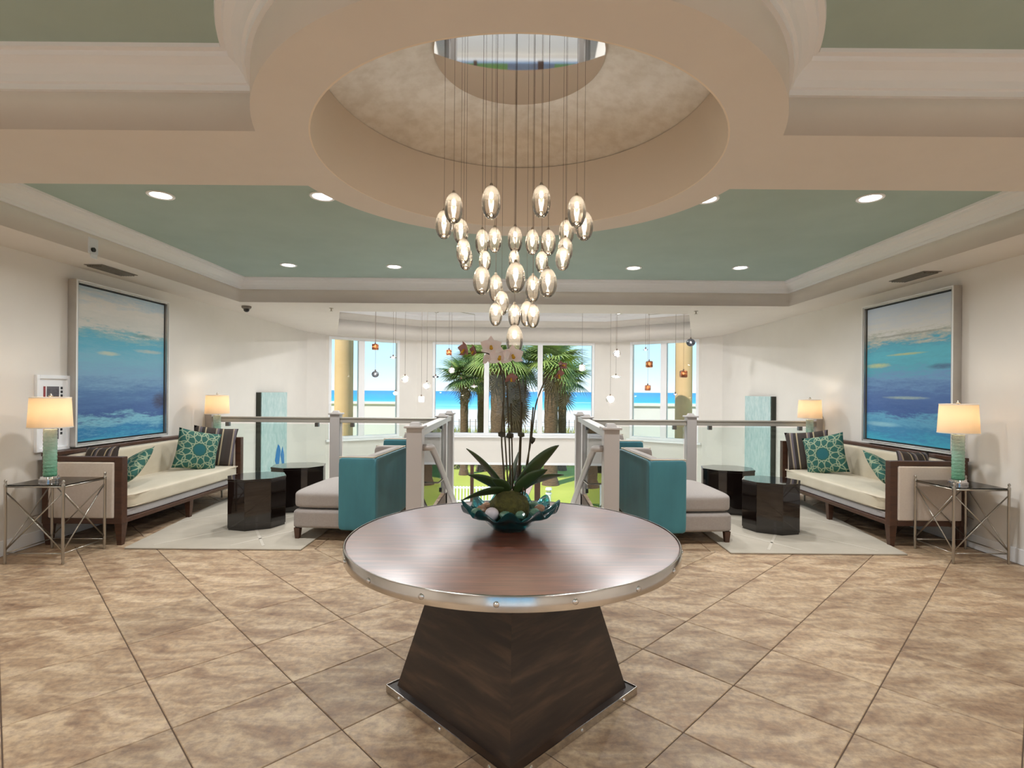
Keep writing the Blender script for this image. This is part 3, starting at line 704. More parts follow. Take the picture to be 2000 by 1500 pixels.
MB().lathe([(0, .0), (.45, .0), (.458, .008), (.458, .022), (0, .022)], 64).build('canopy', 'mirror', ch, smooth='auto')
for (x, y, z, w, h) in EGGS:
    prof = []
    for i in range(17):
        a = PI*i/16; r = math.sin(a)**.88*w/2*(1+.05*math.cos(a)); prof.append((max(r, 0) if 0 < i < 16 else 0, -math.cos(a)*h/2))
    e = MB().lathe(prof, 24).build('pendant', 'egg_glass', ch, smooth=True, loc=(x, y-2.8, z-ZD))
    MB().lathe([(0, h/2+.012), (.006, h/2+.012), (.01, h/2), (.009, h/2-.004), (0, h/2-.004)], 12).build('cap', 'nickel', e, smooth='auto')
    MB().tube([(0, 0, h/2+.01), (0, 0, ZD-z)], .0009, 5).build('wire', 'wire', e)
    MB().ico((0, 0, h*.2), .011, 2, (1, 1, 1.5)).build('bulb', 'bulb', e, smooth=True)
    MB().lathe([(0, -h*.465), (w*.2, -h*.43), (w*.22, -h*.36), (w*.1, -h*.31), (0, -h*.3)], 10).build('crystal_core', 'core_glass', e)
    MB().lathe([(.009, h*.3), (.009, h/2-.003)], 10).build('socket', 'frame_lip', e)
    d = bpy.data.lights.new('egg_light', 'POINT'); d.energy = EGG_W; d.color = (1, .9, .76); d.shadow_soft_size = .014
    l = bpy.data.objects.new('egg_light', d); COL.objects.link(l); l.parent = e; l.location = (0, 0, h*.12)

# small pendants on curved tracks in the bay
MINI = [(-2.572, 9.54, 2.225, 'c', .12, 'b'), (-2.649, 9.84, 1.734, 's', .134, 'd'), (-2.277, 9.67, 2.041, 'f', .122, 'w'), (-2.287, 9.9, 1.383, 's', .077, 'w'), (-2.113, 9.93, 1.654, 's', .145, 'w'), (-1.602, 9.37, 1.527, 's', .136, 'w'), (-1.689, 9.31, 1.291, 'c', .108, 'w'), (-1.568, 10.14, 1.703, 'f', .128, 'd'), (-1.24, 9.56, 2.136, 'c', .111, 'b'), (-1.224, 9.83, 1.819, 's', .12, 'w'), (-.841, 10.3, 1.523, 'f', .14, 'w'),
        (1.201, 9.77, 1.886, 'c', .123, 'w'), (1.914, 10.14, 2.174, 's', .158, 'w'), (1.83, 9.78, 1.721, 'f', .19, 'w'), (1.758, 9.94, 1.3, 's', .164, 'w'), (2.297, 9.45, 2.202, 'f', .092, 'd'), (2.483, 9.93, 1.971, 'c', .135, 'b'), (2.517, 10.17, 1.529, 'c', .118, 'b'), (2.946, 9.82, 1.406, 'f', .086, 'd'), (3.165, 10.04, 1.797, 'c', .146, 'b'), (3.274, 9.97, 2.386, 's', .165, 'd')]
def mini(root, x, y, z, typ, w, colr, ztrack):
    mat = {'w': 'mini_clear', 'b': 'mini_brown', 'd': 'mini_smoke'}[colr]; r = w/2
    if typ == 'c': mb = MB().box(-r*.85, r*.85, -r*.85, r*.85, -r, r*.8); e = mb.build('mini_pendant', mat, root, bevel=r*.25, loc=(x, y, z))
    else:
        sq = .9 if typ == 's' else .32
        prof = [(0, -r*sq)]+[(r*math.sin(PI*i/12), -r*sq*math.cos(PI*i/12)) for i in range(1, 12)]+[(0, r*sq)]
        e = MB().lathe(prof, 20).build('mini_pendant', mat, root, smooth=True, loc=(x, y, z))
    top = r*(.8 if typ == 'c' else (.85 if typ == 's' else .3))
    MB().lathe([(0, top+.03), (.012, top+.03), (.014, top-.005), (0, top-.005)], 10).build('socket', 'wire', e)
    MB().tube([(0, 0, top+.025), (0, 0, ztrack-z)], .0025, 5).build('cord', 'wire', e)
    MB().ico((0, 0, top*.1), min(.018, r*.3), 1, (1, 1, 1.4)).build('bulb', 'mini_bulb', e, smooth=True)
    d = bpy.data.lights.new('mini_light', 'POINT'); d.energy = MINI_W; d.color = (1, .94, .86); d.shadow_soft_size = .02
    l = bpy.data.objects.new('mini_light', d); COL.objects.link(l); l.parent = e; l.location = (0, 0, top*.1)
for side, xs in (('left', [p for p in MINI if p[0] < 0]), ('right', [p for p in MINI if p[0] > 0])):
    t = thing('pendant_track', f'{side} bay track fixture hung with small clear, brown and smoky glass pendants', 'pendant light')
    pts = sorted([(p[0], p[1]) for p in xs])
    ZK = 2.93
    track = MB().tube([(p[0], p[1], ZK) for p in pts], .006, 6).build('track', 'nickel', t)
    for i in range(0, len(pts), 3): MB().tube([(pts[i][0], pts[i][1], ZK), (pts[i][0], pts[i][1], 3.22)], .005, 6).build('standoff', 'nickel', t)
    for p in xs: mini(t, *p, ZK)

# ------------------------------------------------------------------ centre table
tb = thing('round_table', 'large round walnut table with riveted steel rim on a dark pyramid base', 'table', (-.015, 2.515, 0))
hd = .595
MB().prism([(hd, 0), (0, hd), (-hd, 0), (0, -hd)], 0.002, .032).build('base_plate', 'veneer_a', tb)
for i in range(4):
    a = PI/2*i; c, s = math.cos(a), math.sin(a)
    p0 = Vector((hd*c, hd*s)); p1 = Vector((-hd*s, hd*c)); d = (p1-p0).normalized(); nn = Vector((d.y, -d.x))
    q = [p0, p1, p1+nn*.004, p0+nn*.004]; b = MB().prism([tuple(v) for v in q], .001, .037).build('base_band', 'steel_band', tb)
    for k in (.13, .5, .87):
        pc = p0+(p1-p0)*k+nn*.004
        MB().tube([(pc.x, pc.y, .018), (pc.x+nn.x*.005, pc.y+nn.y*.005, .018)], [.009, .005], 10).build('rivet', 'chrome', b)
h0, h1, zt_ = .545, .325, .705
for i in range(4):
    a0 = PI/2*i; a1 = a0+PI/2
    A = [(h0*math.cos(a0), h0*math.sin(a0), .032), (h0*math.cos(a1), h0*math.sin(a1), .032), (h1*math.cos(a1), h1*math.sin(a1), zt_), (h1*math.cos(a0), h1*math.sin(a0), zt_)]
    ctr = Vector((0, 0, .3)); inn = [tuple(Vector(p)*.0+Vector((p[0]*.94, p[1]*.94, p[2]))) for p in A]
    MB().quadbox(A+inn).build('base_panel', 'veneer_a' if i % 2 else 'veneer_b', tb)
MB().box(-.46, .46, -.46, .46, .672, .708).build('support_plate', 'dark_wood', tb, bevel=.004)
RT = .768
MB().lathe([(0, .712), (RT-.006, .712), (RT-.006, .757), (RT-.012, .76), (0, .76)], 128).build('table_top', 'walnut', tb, smooth='auto')
rim = MB().lathe([(RT-.005, .706), (RT+.002, .706), (RT+.002, .759), (RT, .7615), (RT-.005, .7615)], 128)
rim = rim.build('rim_band', 'steel_band', tb, smooth='auto')
for i in range(18):
    a = 2*PI*(i+.32)/18; c, s = math.cos(a), math.sin(a)
    MB().tube([(c*(RT+.001), s*(RT+.001), .733), (c*(RT+.006), s*(RT+.006), .733), (c*(RT+.009), s*(RT+.009), .733)], [.011, .010, .004], 12).build('rivet', 'chrome', rim, smooth=True)

# bowl, shells and orchid
BX, BY, BZ = -.03, 2.6, .762
def wob(r, z, a):
    k = max(0, (r-.1)/.14); return r*(1+.05*k*math.sin(11*a+.4)), z+.026*k*k*math.sin(11*a)
prof = [(0, .004), (.06, 0), (.085, .004), (.11, .03), (.135, .055), (.165, .07), (.2, .085), (.235, .108), (.238, .112), (.2, .091), (.165, .076), (.132, .06), (.1, .034), (.06, .012), (0, .012)]
bw = MB().lathe(prof, 132, (0, 0, 0), wob).build('glass_bowl', 'bowl_teal', smooth=True, loc=(BX, BY, BZ))
tag(bw, 'ruffled teal glass bowl holding the orchid on the round table', 'bowl')
it = MB().ico((0, 0, 0), .034, 3, (1, .7, .95)).build('shell', 'shell', smooth=True, loc=(BX-.085, BY-.1, BZ+.094)); tag(it, 'smooth white oval shell at the front left of the teal bowl', 'shell')
spots = [(-.14, -.02, 'amber_chunk', 'orange'), (-.12, .06, 'amber_chunk', 'orange'), (.05, -.13, 'green_chunk', 'green'), (.12, -.07, 'green_chunk', 'green'), (.145, .01, 'amber_chunk', 'orange'), (.12, .08, 'green_chunk', 'green'), (-.02, -.135, 'green_chunk', 'green'), (-.16, -.075, 'green_chunk', 'green')]
where = ['at the far left', 'at the back left', 'at the front, right of centre', 'at the front right', 'at the far right', 'at the back right', 'at the front centre', 'at the left edge near the front']
for (dx, dy, mt, cn), wh in zip(spots, where):
    o = MB().ico((0, 0, 0), .025, 2, (1.1, .9, .8), .1).build('glass_chunk', mt, loc=(BX+dx, BY+dy, BZ+.098)); tag(o, f'{cn} glassy chunk in the teal bowl, {wh}', 'glass chunk', 'chunks in the bowl')
orc = thing('orchid_plant', 'potted orchid with dark leaves and fading pale pink blooms in the teal bowl', 'plant', (BX, BY, BZ+.05))
OZ = BZ+.05
ms = MB().ico((0, 0, .055), .088, 3, (1.1, 1.0, .95), .1).build('moss', 'moss', orc, smooth=True)
def leafp(az, L, rise, w, droop, tw=1.0):
    m = MB(); n = 12; prev = None; c, s = math.cos(az), math.sin(az)
    for i in range(n+1):
        t = i/n; r = .02+L*t; z = .13+rise*t-droop*t*t; ww = w*math.sin(PI*min(1, .12+.88*t)**.8)**.8 if t < 1 else .002
        row = [m.bm.verts.new((c*r-s*k*ww*math.cos(tw)-s*abs(k)*ww*.2, s*r+c*k*ww*math.cos(tw), z+k*ww*math.sin(tw)+abs(k)*ww*.2)) for k in (-1, -.5, 0, .5, 1)]
        if prev:
            for j in range(4): m.bm.faces.new([prev[j], prev[j+1], row[j+1], row[j]])
        prev = row
    o = m.build('leaf', 'leaf', orc, smooth=True, recalc=False); sol = o.modifiers.new('solid', 'SOLIDIFY'); sol.thickness = .003
leafp(PI-.05, .2, .26, .034, .05, .9); leafp(PI+.25, .19, .12, .038, .03, .8); leafp(PI+.5, .24, .04, .036, .06, .7)
leafp(.05, .22, .26, .06, .03, -1.1); leafp(.35, .27, .12, .034, .05, -.8); leafp(-.35, .17, .14, .045, .02, -.9); leafp(1.3, .13, .2, .04, .02, -1.0); leafp(PI+.9, .12, .1, .035, .02, .6)
def P3(x, z, y=2.6): return (x-BX, y-BY, z-OZ)
stems = [[(-.05, .93), (-.06, 1.02), (-.078, 1.226), (-.062, 1.425), (-.075, 1.53), (-.105, 1.605), (-.163, 1.632), (-.25, 1.622)],
         [(-.028, .93), (-.033, 1.1), (-.044, 1.35), (-.05, 1.46), (-.066, 1.52), (-.088, 1.575)],
         [(.003, .93), (.012, 1.1), (.017, 1.226), (.02, 1.413), (.0, 1.51), (-.018, 1.562), (-.03, 1.59)],
         [(.03, .93), (.045, 1.06), (.072, 1.202), (.09, 1.376), (.125, 1.47), (.161, 1.538), (.2, 1.56), (.218, 1.571)]]
for i, sp_ in enumerate(stems):
    # smooth the polyline a little
    pts = []
    for a, b in zip(sp_, sp_[1:]):
        for k in range(4): t = k/4; pts.append((a[0]+(b[0]-a[0])*t, a[1]+(b[1]-a[1])*t))
    pts.append(sp_[-1])
    for _ in range(2): pts = [pts[0]]+[((a[0]+2*b[0]+c[0])/4, (a[1]+2*b[1]+c[1])/4) for a, b, c in zip(pts, pts[1:], pts[2:])]+[pts[-1]]
    yy = 2.6+(-.015, .01, .0, -.01)[i]
    MB().tube([P3(x, z, yy) for x, z in pts], [.0048-.002*k/len(pts) for k in range(len(pts))], 6).build('flower_stem', 'stem', orc, smooth=True)
    k = sp_[2] if i != 1 else (-.038, 1.22)
    stx = MB().tube([P3(sp_[0][0]+.012, .93, yy+.008), P3(k[0]+.008, k[1]+.16, yy+.007)], .0042, 6).build('stake', 'stem', orc)
    MB().ico(P3(k[0]+.004, k[1], yy), .02, 1, (1, .8, .9), .3).build('clip', 'clip', orc)
def flower(x, z, y, r, rz, rx, mat='petal'):
    hub = MB().ico((0, 0, 0), r*.14, 1, (1, 1.6, 1)).build('flower', 'orchid_lip', orc, smooth=True, loc=P3(x, z, y)); hub.rotation_euler = (rx, 0, rz)
    for k, (a, l, w) in enumerate(((90, 1, .5), (210, 1, .45), (330, 1, .45), (20, 1.0, .72), (160, 1.0, .72))):
        m = MB(); a = math.radians(a); c, s = math.cos(a), math.sin(a); prev = None
        for i in range(7):
            t = i/6; d = r*l*t; ww = r*w*math.sin(PI*(.06+.94*t)**.8)*.75+.0005; yy = (.004 if k > 2 else .008)-r*.25*t*t
            row = [m.bm.verts.new((c*d-s*q*ww, yy+abs(q)*ww*.15, s*d+c*q*ww)) for q in (-1, 0, 1)]
            if prev:
                for j in range(2): m.bm.faces.new([prev[j], prev[j+1], row[j+1], row[j]])
            prev = row
        m.build('petal', mat, hub, smooth=True, recalc=False)
    MB().tube([(0, -.0, -.002), (0, -r*.3, -r*.28)], [r*.1, r*.16], 8).build('lip', 'orchid_lip', hub, smooth=True)
flower(-.262, 1.638, 2.57, .045, -.9, .1, 'petal_dry'); flower(-.215, 1.632, 2.56, .035, -1.1, .2, 'petal_dry')
flower(-.128, 1.655, 2.555, .055, .1, -.3); flower(-.085, 1.605, 2.545, .055, -.1, -.2); flower(-.022, 1.612, 2.55, .055, .2, -.25); flower(-.14, 1.6, 2.63, .045, 2.6, .2)
flower(.205, 1.52, 2.59, .04, 1.0, .5, 'petal_dry'); flower(.225, 1.57, 2.6, .03, .6, -.6, 'petal_dry'); flower(-.03, 1.5, 2.58, .035, .5, .5, 'petal_dry')

# ------------------------------------------------------------------ sofas, cushions, end tables, lamps
def make_sofa(s, wallx, y0, y1, label):
    """s=-1: against the left wall, facing +x"""
    t = thing('sofa', label, 'sofa', (wallx, (y0+y1)/2, 0), 0, 'long wooden-framed sofas along the walls')
    D = .76; L = (y1-y0)/2; f = -s      # f: direction into the room
    def bx(xa, xb, ya, yb, za, zb): a, b = sorted((f*xa, f*xb)); return MB().box(a, b, ya, yb, za, zb)
    for sy in (-1, 1):
        ya, yb = sorted((sy*L, sy*(L-.07)))
        fr = bx(D-.07, D, ya, yb, .2, .81).build('arm_frame', 'dark_wood', t, bevel=.004)
        bx(.03, .09, ya, yb, .2, .81).build('arm_frame', 'dark_wood', t, bevel=.004)
        bx(.09, D-.07, ya, yb, .765, .81).build('arm_frame', 'dark_wood', t, bevel=.004)
        bx(.09, D-.07, ya, yb, .2, .25).build('arm_frame', 'dark_wood', t, bevel=.004)
        c = (ya+yb)/2; bx(.092, D-.072, c-.044, c+.044, .252, .763).build('arm_panel', 'arm_fabric', t, bevel=.012)
        for xx in (D-.04, .065):
            m = MB().taper(f*xx, sy*(L-.045), 0, .2, .02, .02, .035, .035); m.build('leg', 'dark_wood', t)
    m = MB().taper(f*(D-.05), 0, 0, .2, .02, .02, .032, .032); m.build('leg', 'dark_wood', t)
    m = MB().taper(f*.065, 0, 0, .2, .02, .02, .032, .032); m.build('leg', 'dark_wood', t)
    bx(.03, .08, -L+.07, L-.07, .2, .84).build('back_frame', 'dark_wood', t, bevel=.004)
    bx(.02, .1, -L+.0, L-.0, .81, .845).build('back_rail', 'dark_wood', t, bevel=.005)
    MB().cushion((f*.125, 0, .6), (.055, L-.075, .205), 9, 14).build('back_pad', 'cream_silk', t, smooth=True)
    bx(D-.05, D-.005, -L+.07, L-.07, .2, .24).build('front_rail', 'dark_wood', t, bevel=.004)
    bx(.08, D-.05, -L+.07, L-.07, .2, .24).build('deck', 'dark_wood', t)
    MB().cushion((f*(D/2+.03), 0, .275), (D/2-.05, L-.075, .036), 12, 12).build('apron', 'silver_fabric', t, smooth=True)
    cu = MB().cushion((f*(D/2+.055), 0, .385), (D/2-.045, L-.078, .075), 9, 22, .02).build('seat_cushion', 'cream_silk', t, smooth=True)
    for z in (.335, .44):
        e = D+.006; ll = L-.1; MB().tube([(f*(D/2), -ll, z), (f*(e-.03), -ll, z), (f*(e-.004), -ll+.05, z), (f*(e-.004), ll-.05, z), (f*(e-.03), ll, z), (f*(D/2), ll, z)], .005, 6).build('piping', 'piping', cu, smooth=True)
    return t
make_sofa(-1, XL+.03, 4.8, 6.93, 'cream sofa with dark wood frame along the left wall')
make_sofa(1, XR-.03, 4.95, 7.03, 'cream sofa with dark wood frame along the right wall')
def pillow(x, y, z, w, th, az, lean, mat, label, roll=0.0):
    o = MB().pillow(w/2, th).build('throw_pillow', mat, smooth=True, loc=(x, y, z)); tag(o, label, 'pillow', 'throw pillows on the sofas')
    o.rotation_mode = 'ZXY'; o.rotation_euler = (lean, roll, az); return o
SZ = .468
pillow(-3.84, 6.27, SZ, .48, .07, math.radians(52), -.3, 'rosette', 'green rosette-patterned pillow at the far end of the left sofa')
pillow(-3.84, 6.62, SZ, .5, .065, math.radians(28), -.26, 'stripe', 'brown striped pillow at the far end of the left sofa')
pillow(-3.86, 5.12, SZ+.03, .42, .065, math.radians(150), -.85, 'rosette', 'green rosette-patterned pillow tucked behind the near arm of the left sofa')
pillow(-4.0, 5.0, SZ, .42, .055, math.radians(165), -.25, 'stripe', 'brown striped pillow peeking over the near arm of the left sofa')
pillow(3.76, 6.36, SZ, .48, .07, math.radians(-52), -.3, 'rosette', 'green rosette-patterned pillow at the far end of the right sofa')
pillow(3.74, 6.7, SZ, .5, .065, math.radians(-28), -.26, 'stripe', 'brown striped pillow at the far end of the right sofa')
pillow(3.80, 5.27, SZ+.03, .42, .065, math.radians(-150), -.85, 'rosette', 'green rosette-patterned pillow tucked behind the near arm of the right sofa')
pillow(3.94, 5.15, SZ, .42, .055, math.radians(-165), -.25, 'stripe', 'brown striped pillow peeking over the near arm of the right sofa')

def end_table(x, y, label, w=.235):
    t = thing('end_table', label, 'side table', (x, y, 0), 0, 'wire-legged glass end tables')
    h = .64
    for sx in (-1, 1):
        for sy in (-1, 1):
            lg = MB().lathe([(.007, 0), (.011, .01), (.009, .03), (.011, .06), (.011, h-.02), (.013, h), (.011, h+.012), (.006, h+.02), (.011, h+.032), (.008, h+.045), (0, h+.05)], 12, (sx*w, sy*w*.92, 0)).build('leg', 'nickel', t, smooth=True)
    for (ax, ay, bx_, by_) in ((-1, -1, 1, -1), (-1, 1, 1, 1), (-1, -1, -1, 1), (1, -1, 1, 1)):
        A = Vector((ax*w, ay*w*.92, 0)); B = Vector((bx_*w, by_*w*.92, 0)); zl, zh = Vector((0, 0, .11)), Vector((0, 0, h-.05))
        MB().tube([A+zl, B+zh], .005, 8).build('cross_brace', 'nickel', t, smooth=True); MB().tube([A+zh, B+zl+Vector((0, 0, .0))], .005, 8).build('cross_brace', 'nickel', t, smooth=True)
        MB().tube([A+zl-Vector((0, 0, .02)), B+zl-Vector((0, 0, .02))], .005, 8).build('stretcher', 'nickel', t, smooth=True)
        MB().tube([A+Vector((0, 0, h-.01)), B+Vector((0, 0, h-.01))], .007, 8).build('top_rail', 'nickel', t, smooth=True)
    MB().box(-w+.005, w-.005, -w*.92+.005, w*.92-.005, h-.004, h+.004).build('glass_top', 'table_glass', t)
def table_lamp(x, y, z, label):
    t = thing('table_lamp', label, 'lamp', (x, y, z), 0, 'sea-glass table lamps')
    MB().lathe([(0, 0), (.075, 0), (.075, .018), (.066, .022), (.062, .04), (.05, .044), (0, .044)], 40).build('lamp_base', 'chrome', t, smooth='auto')
    pr = [(0, .044), (.047, .045)]+[(.047+.0018*math.sin(i*1.9), .05+.385*i/40) for i in range(41)]+[(.044, .44), (0, .44)]
    MB().lathe(pr, 28).build('glass_column', 'sea_glass_column', t, smooth=True)
    MB().lathe([(.03, .44), (.03, .45), (.01, .456), (.008, .5), (0, .5)], 20).build('socket', 'chrome', t, smooth='auto')
    sh = MB().lathe([(.152, .452), (.148, .452), (.134, .712), (.138, .712), (.152, .452)], 48).build('lamp_shade', 'shade', t, smooth='auto')
    for r, zz in ((.1525, .452), (.1385, .705)): MB().lathe([(r-.001, zz), (r+.0015, zz), (r+.0015, zz+.008), (r-.001, zz+.008), (r-.001, zz)], 48).build('shade_trim', 'frame_lip', sh, smooth='auto')
    MB().lathe([(.006, .7), (.006, .716), (.016, .72), (.016, .727), (.006, .731), (.009, .74), (0, .748)], 14).build('finial', 'nickel', t, smooth=True)
    for k in range(3):
        a = k*2*PI/3; MB().tube([(0, 0, .705), (.134*math.cos(a), .134*math.sin(a), .705)], .002, 5).build('spider', 'nickel', t)
    for sx in (-1, 1): MB().tube([(0, 0, .49), (sx*.035, 0, .56), (sx*.035, 0, .64), (0, 0, .705)], .0025, 6).build('harp', 'nickel', t)
    MB().ico((0, 0, .56), .028, 2, (1, 1, 1.3)).build('light_bulb', 'lamp_bulb', t, smooth=True)
    d = bpy.data.lights.new('lamp_light', 'POINT'); d.energy = LAMP_W; d.color = (1, .91, .78); d.shadow_soft_size = .04
    l = bpy.data.objects.new('lamp_light', d); COL.objects.link(l); l.parent = t; l.location = (0, 0, .61)
end_table(-3.915, 4.5, 'glass-topped nickel end table with crossed braces beside the near end of the left sofa')
end_table(3.955, 4.7, 'glass-topped nickel end table with crossed braces beside the near end of the right sofa')
end_table(-4.09, 7.16, 'glass-topped end table hidden behind the far end of the left sofa', .19)
end_table(4.03, 7.22, 'glass-topped end table hidden behind the far end of the right sofa', .17)
table_lamp(-3.98, 4.5, .645, 'lit sea-glass table lamp on the near left end table')
table_lamp(3.935, 4.7, .645, 'lit sea-glass table lamp on the near right end table')
table_lamp(-4.07, 7.16, .645, 'lit sea-glass table lamp beyond the far end of the left sofa')
table_lamp(4.01, 7.22, .645, 'lit sea-glass table lamp beyond the far end of the right sofa')
for x, y, wx, side in ((-3.98, 4.5, XL, 'left'), (3.935, 4.7, XR, 'right')):
    sg = -1 if x < 0 else 1
    o = MB().tube([(x+sg*.07, y+.03, .652), (x+sg*.16, y+.12, .652), (x+sg*.2, y+.24, .64), (x+sg*.22, y+.26, .5), (x+sg*.25, y+.26, .38), (x+sg*.3, y+.25, .3), (wx-sg*.008, y+.25, .27)], .003, 5).build('lamp_cord', 'wire'); tag(o, f'thin lamp cord hanging behind the near {side} end table', 'cord')

# ------------------------------------------------------------------ wall art
def big_art(wallx, y0, y1, z0, z1, canvas, label):
    f = 1 if wallx < 0 else -1; t = thing('framed_painting', label, 'painting', (wallx, (y0+y1)/2, (z0+z1)/2)); hy, hz = (y1-y0)/2, (z1-z0)/2
    def bx(xa, xb, ya, yb, za, zb): a, b = sorted((f*xa, f*xb)); return MB().box(a, b, ya, yb, za, zb)
    cv = bx(.02, .05, -hy+.045, hy-.045, -hz+.045, hz-.045).build('canvas', canvas, t)
    bx(.015, .042, -hy+.03, hy-.03, -hz+.03, hz-.03).build('backing', 'black_edge', t)
    for a, b, c, d in ((-hy, -hy+.03, -hz, hz), (hy-.03, hy, -hz, hz), (-hy+.03, hy-.03, -hz, -hz+.03), (-hy+.03, hy-.03, hz-.03, hz)):
        fr = bx(.002, .085, a, b, c, d).build('frame_side', 'silver_frame', t, bevel=.004)
    for a, b, c, d in ((-hy, -hy+.012, -hz, hz), (hy-.012, hy, -hz, hz), (-hy+.012, hy-.012, -hz, -hz+.012), (-hy+.012, hy-.012, hz-.012, hz)):
        bx(.085, .09, a, b, c, d).build('frame_lip', 'frame_lip', t)
big_art(XL, 5.13, 6.5, .86, 2.5, 'canvas_a', 'large abstract blue seascape in a silver frame above the left sofa')
big_art(XR, 5.1, 6.45, .86, 2.5, 'canvas_b', 'large abstract blue and yellow seascape in a silver frame above the right sofa')
t = thing('picture_frame', 'small white-framed photo print behind the near left lamp', 'picture', (XL, 4.96, 1.2))
for a, b, c, d in ((-.18, -.15, -.355, .355), (.15, .18, -.355, .355), (-.15, .15, -.355, -.32), (-.15, .15, .32, .355)): MB().box(.001, .03, a, b, c, d).build('frame_side', 'gloss_white', t, bevel=.003)
MB().box(.004, .014, -.15, .15, -.32, .32).build('mat_board', 'gloss_white', t)
MB().box(.014, .016, -.065, .065, -.25, .25).build('print', 'print_dark', t); MB().box(.014, .017, -.1, -.08, -.25, .25).build('print_strip', 'print_red', t)
for k in range(13):
    z = .235-.036*k; MB().box(.014, .016, .083, .105, z-.012, z+.012).build('print_mark', 'black_edge', t)
for wallx, y0, side in ((XL, 8.85, 'left'), (XR, 8.75, 'right')):
    f = 1 if wallx < 0 else -1; t = thing('art_panel', f'tall narrow pale teal painted panel on the wall past the {side} railing', 'painting', (wallx, y0, 0))
    a, b = sorted((0, f*.075)); MB().box(a, b, 0, 1.0, -.06, 1.385).build('panel_core', 'panel_edge', t)
    a, b = sorted((f*.075, f*.085)); MB().box(a, b, .02, 1.0, -.06, 1.385).build('painted_face', 'teal_panel', t)
    if f > 0:
        for q, zz in (([(.52, .12), (.6, .0), (.68, .04), (.74, .28), (.7, .36), (.64, .4), (.58, .3)], 0), ([(.74, .2), (.82, -.02), (.9, -.05), (.88, .2), (.82, .34)], 0)):
            m = MB(); va = [m.bm.verts.new((.085, p[0], p[1]+.05)) for p in q]; vb = [m.bm.verts.new((.089, p[0], p[1]+.05)) for p in q]
            m.bm.faces.new(va[::-1]); m.bm.faces.new(vb)
            for i in range(len(q)): m.bm.faces.new([va[i], va[(i+1) % len(q)], vb[(i+1) % len(q)], vb[i]])
            m.build('blue_mark', 'blue_paint', t)

# ------------------------------------------------------------------ rugs, drum tables, chairs
for f, side in ((-1, 'left'), (1, 'right')):
    x0, x1 = 1.92, 3.5
    t = thing('area_rug', f'pale cream area rug with faint carved lines under the {side} seating group', 'rug', (0, 0, 0))
    poly = [(f*x0, 4.71), (f*x1, 4.71), (f*3.85, 7.3), (f*x0, 7.3)]
    MB().prism(poly, .001, .014).build('rug_body', 'rug', t, bevel=.004)
    for (ax, ay, bx_, by_) in ((2.0, 6.6, 3.3, 4.8), (2.3, 4.8, 3.4, 6.6), (2.05, 5.6, 2.6, 4.8), (2.7, 7.0, 3.6, 5.6)):
        d = Vector((bx_-ax, by_-ay)).normalized(); nn = Vector((-d.y, d.x))*.012
        MB().prism([(f*(ax+nn.x), ay+nn.y), (f*(ax-nn.x), ay-nn.y), (f*(bx_-nn.x), by_-nn.y), (f*(bx_+nn.x), by_+nn.y)], .013, .0155).build('carved_line', 'rug_line', t)
def drum_table(x, y, rot, a, b, h, label):
    t = thing('drum_table', label, 'side table', (x, y, .0145), rot, 'black lacquer drum tables')
    c = .45
    poly = [(a, -b*c), (a, b*c), (a*c, b), (-a*c, b), (-a, b*c), (-a, -b*c), (-a*c, -b), (a*c, -b)]
    MB().prism([(p[0]*.97, p[1]*.97) for p in poly], 0, .02).build('plinth', 'black_lacquer', t)
    MB().prism(poly, .02, h-.022).build('drum_body', 'black_lacquer', t, bevel=.003)
    MB().prism([(p[0]*1.012, p[1]*1.012) for p in poly], h-.022, h).build('drum_top', 'black_lacquer', t, bevel=.003)
drum_table(-2.73, 5.55, .5, .27, .25, .515, 'glossy black faceted drum table on the left rug, nearer one')
drum_table(-2.62, 6.35, .25, .29, .25, .515, 'glossy black faceted drum table on the left rug, farther one')
drum_table(2.68, 5.55, -.5, .27, .25, .515, 'glossy black faceted drum table on the right rug, nearer one')
drum_table(2.56, 6.4, -.25, .29, .25, .515, 'glossy black faceted drum table on the right rug, farther one')
def club_chair(s, x, y, rz, label, W=1.08, hb=.81):
    """outer back corner (near, centre side) at the origin; s=-1 opens to -x"""
    t = thing('club_chair', label, 'chair', (x, y, 0), rz, 'teal-backed club chairs')
    def pan(xa, xb, ya, yb, za, zb, e=14, n=10): return MB().cushion((s*(xa+xb)/2, (ya+yb)/2, (za+zb)/2), ((xb-xa)/2, (yb-ya)/2, (zb-za)/2), e, n)
    pan(0, .05, 0, W, .115, hb-.012, 22, 14).build('back_shell', 'teal_velvet', t, smooth=True)
    pan(.045, .14, .03, W-.03, .3, hb, 9, 14).build('inner_back', 'grey_fabric', t, smooth=True)
    for ya, yb, yc in ((0, .045, .08), (W-.045, W, W-.08)):
        pan(.01, .36, ya, yb, .115, hb-.012, 18, 12).build('wing_shell', 'teal_velvet', t, smooth=True)
        a, b = sorted(((ya+yb)/2, yc+(.03 if ya == 0 else -.03))); pan(.02, .355, a, b, .3, hb, 10, 12).build('inner_wing', 'grey_fabric', t, smooth=True)
    pts = [(s*.36, .022, hb-.008), (s*.03, .012, hb-.006), (s*.02, .03, hb-.006), (s*.02, W-.03, hb-.006), (s*.03, W-.012, hb-.006), (s*.36, W-.022, hb-.008)]
    MB().tube(pts, .007, 6).build('piping', 'piping', t, smooth=True)
    pan(.03, .83, .02, W-.02, .115, .29, 16, 12).build('seat_base', 'grey_fabric', t, smooth=True)
    MB().cushion((s*.475, W/2, .375), (.385, W/2-.05, .085), 7, 18, .035).build('seat_cushion', 'grey_fabric', t, smooth=True)
    for xx in (.06, .78):
        for yy in (.06, W-.06): MB().taper(s*xx, yy, .0, .118, .018, .018, .028, .028).build('leg', 'dark_wood', t)
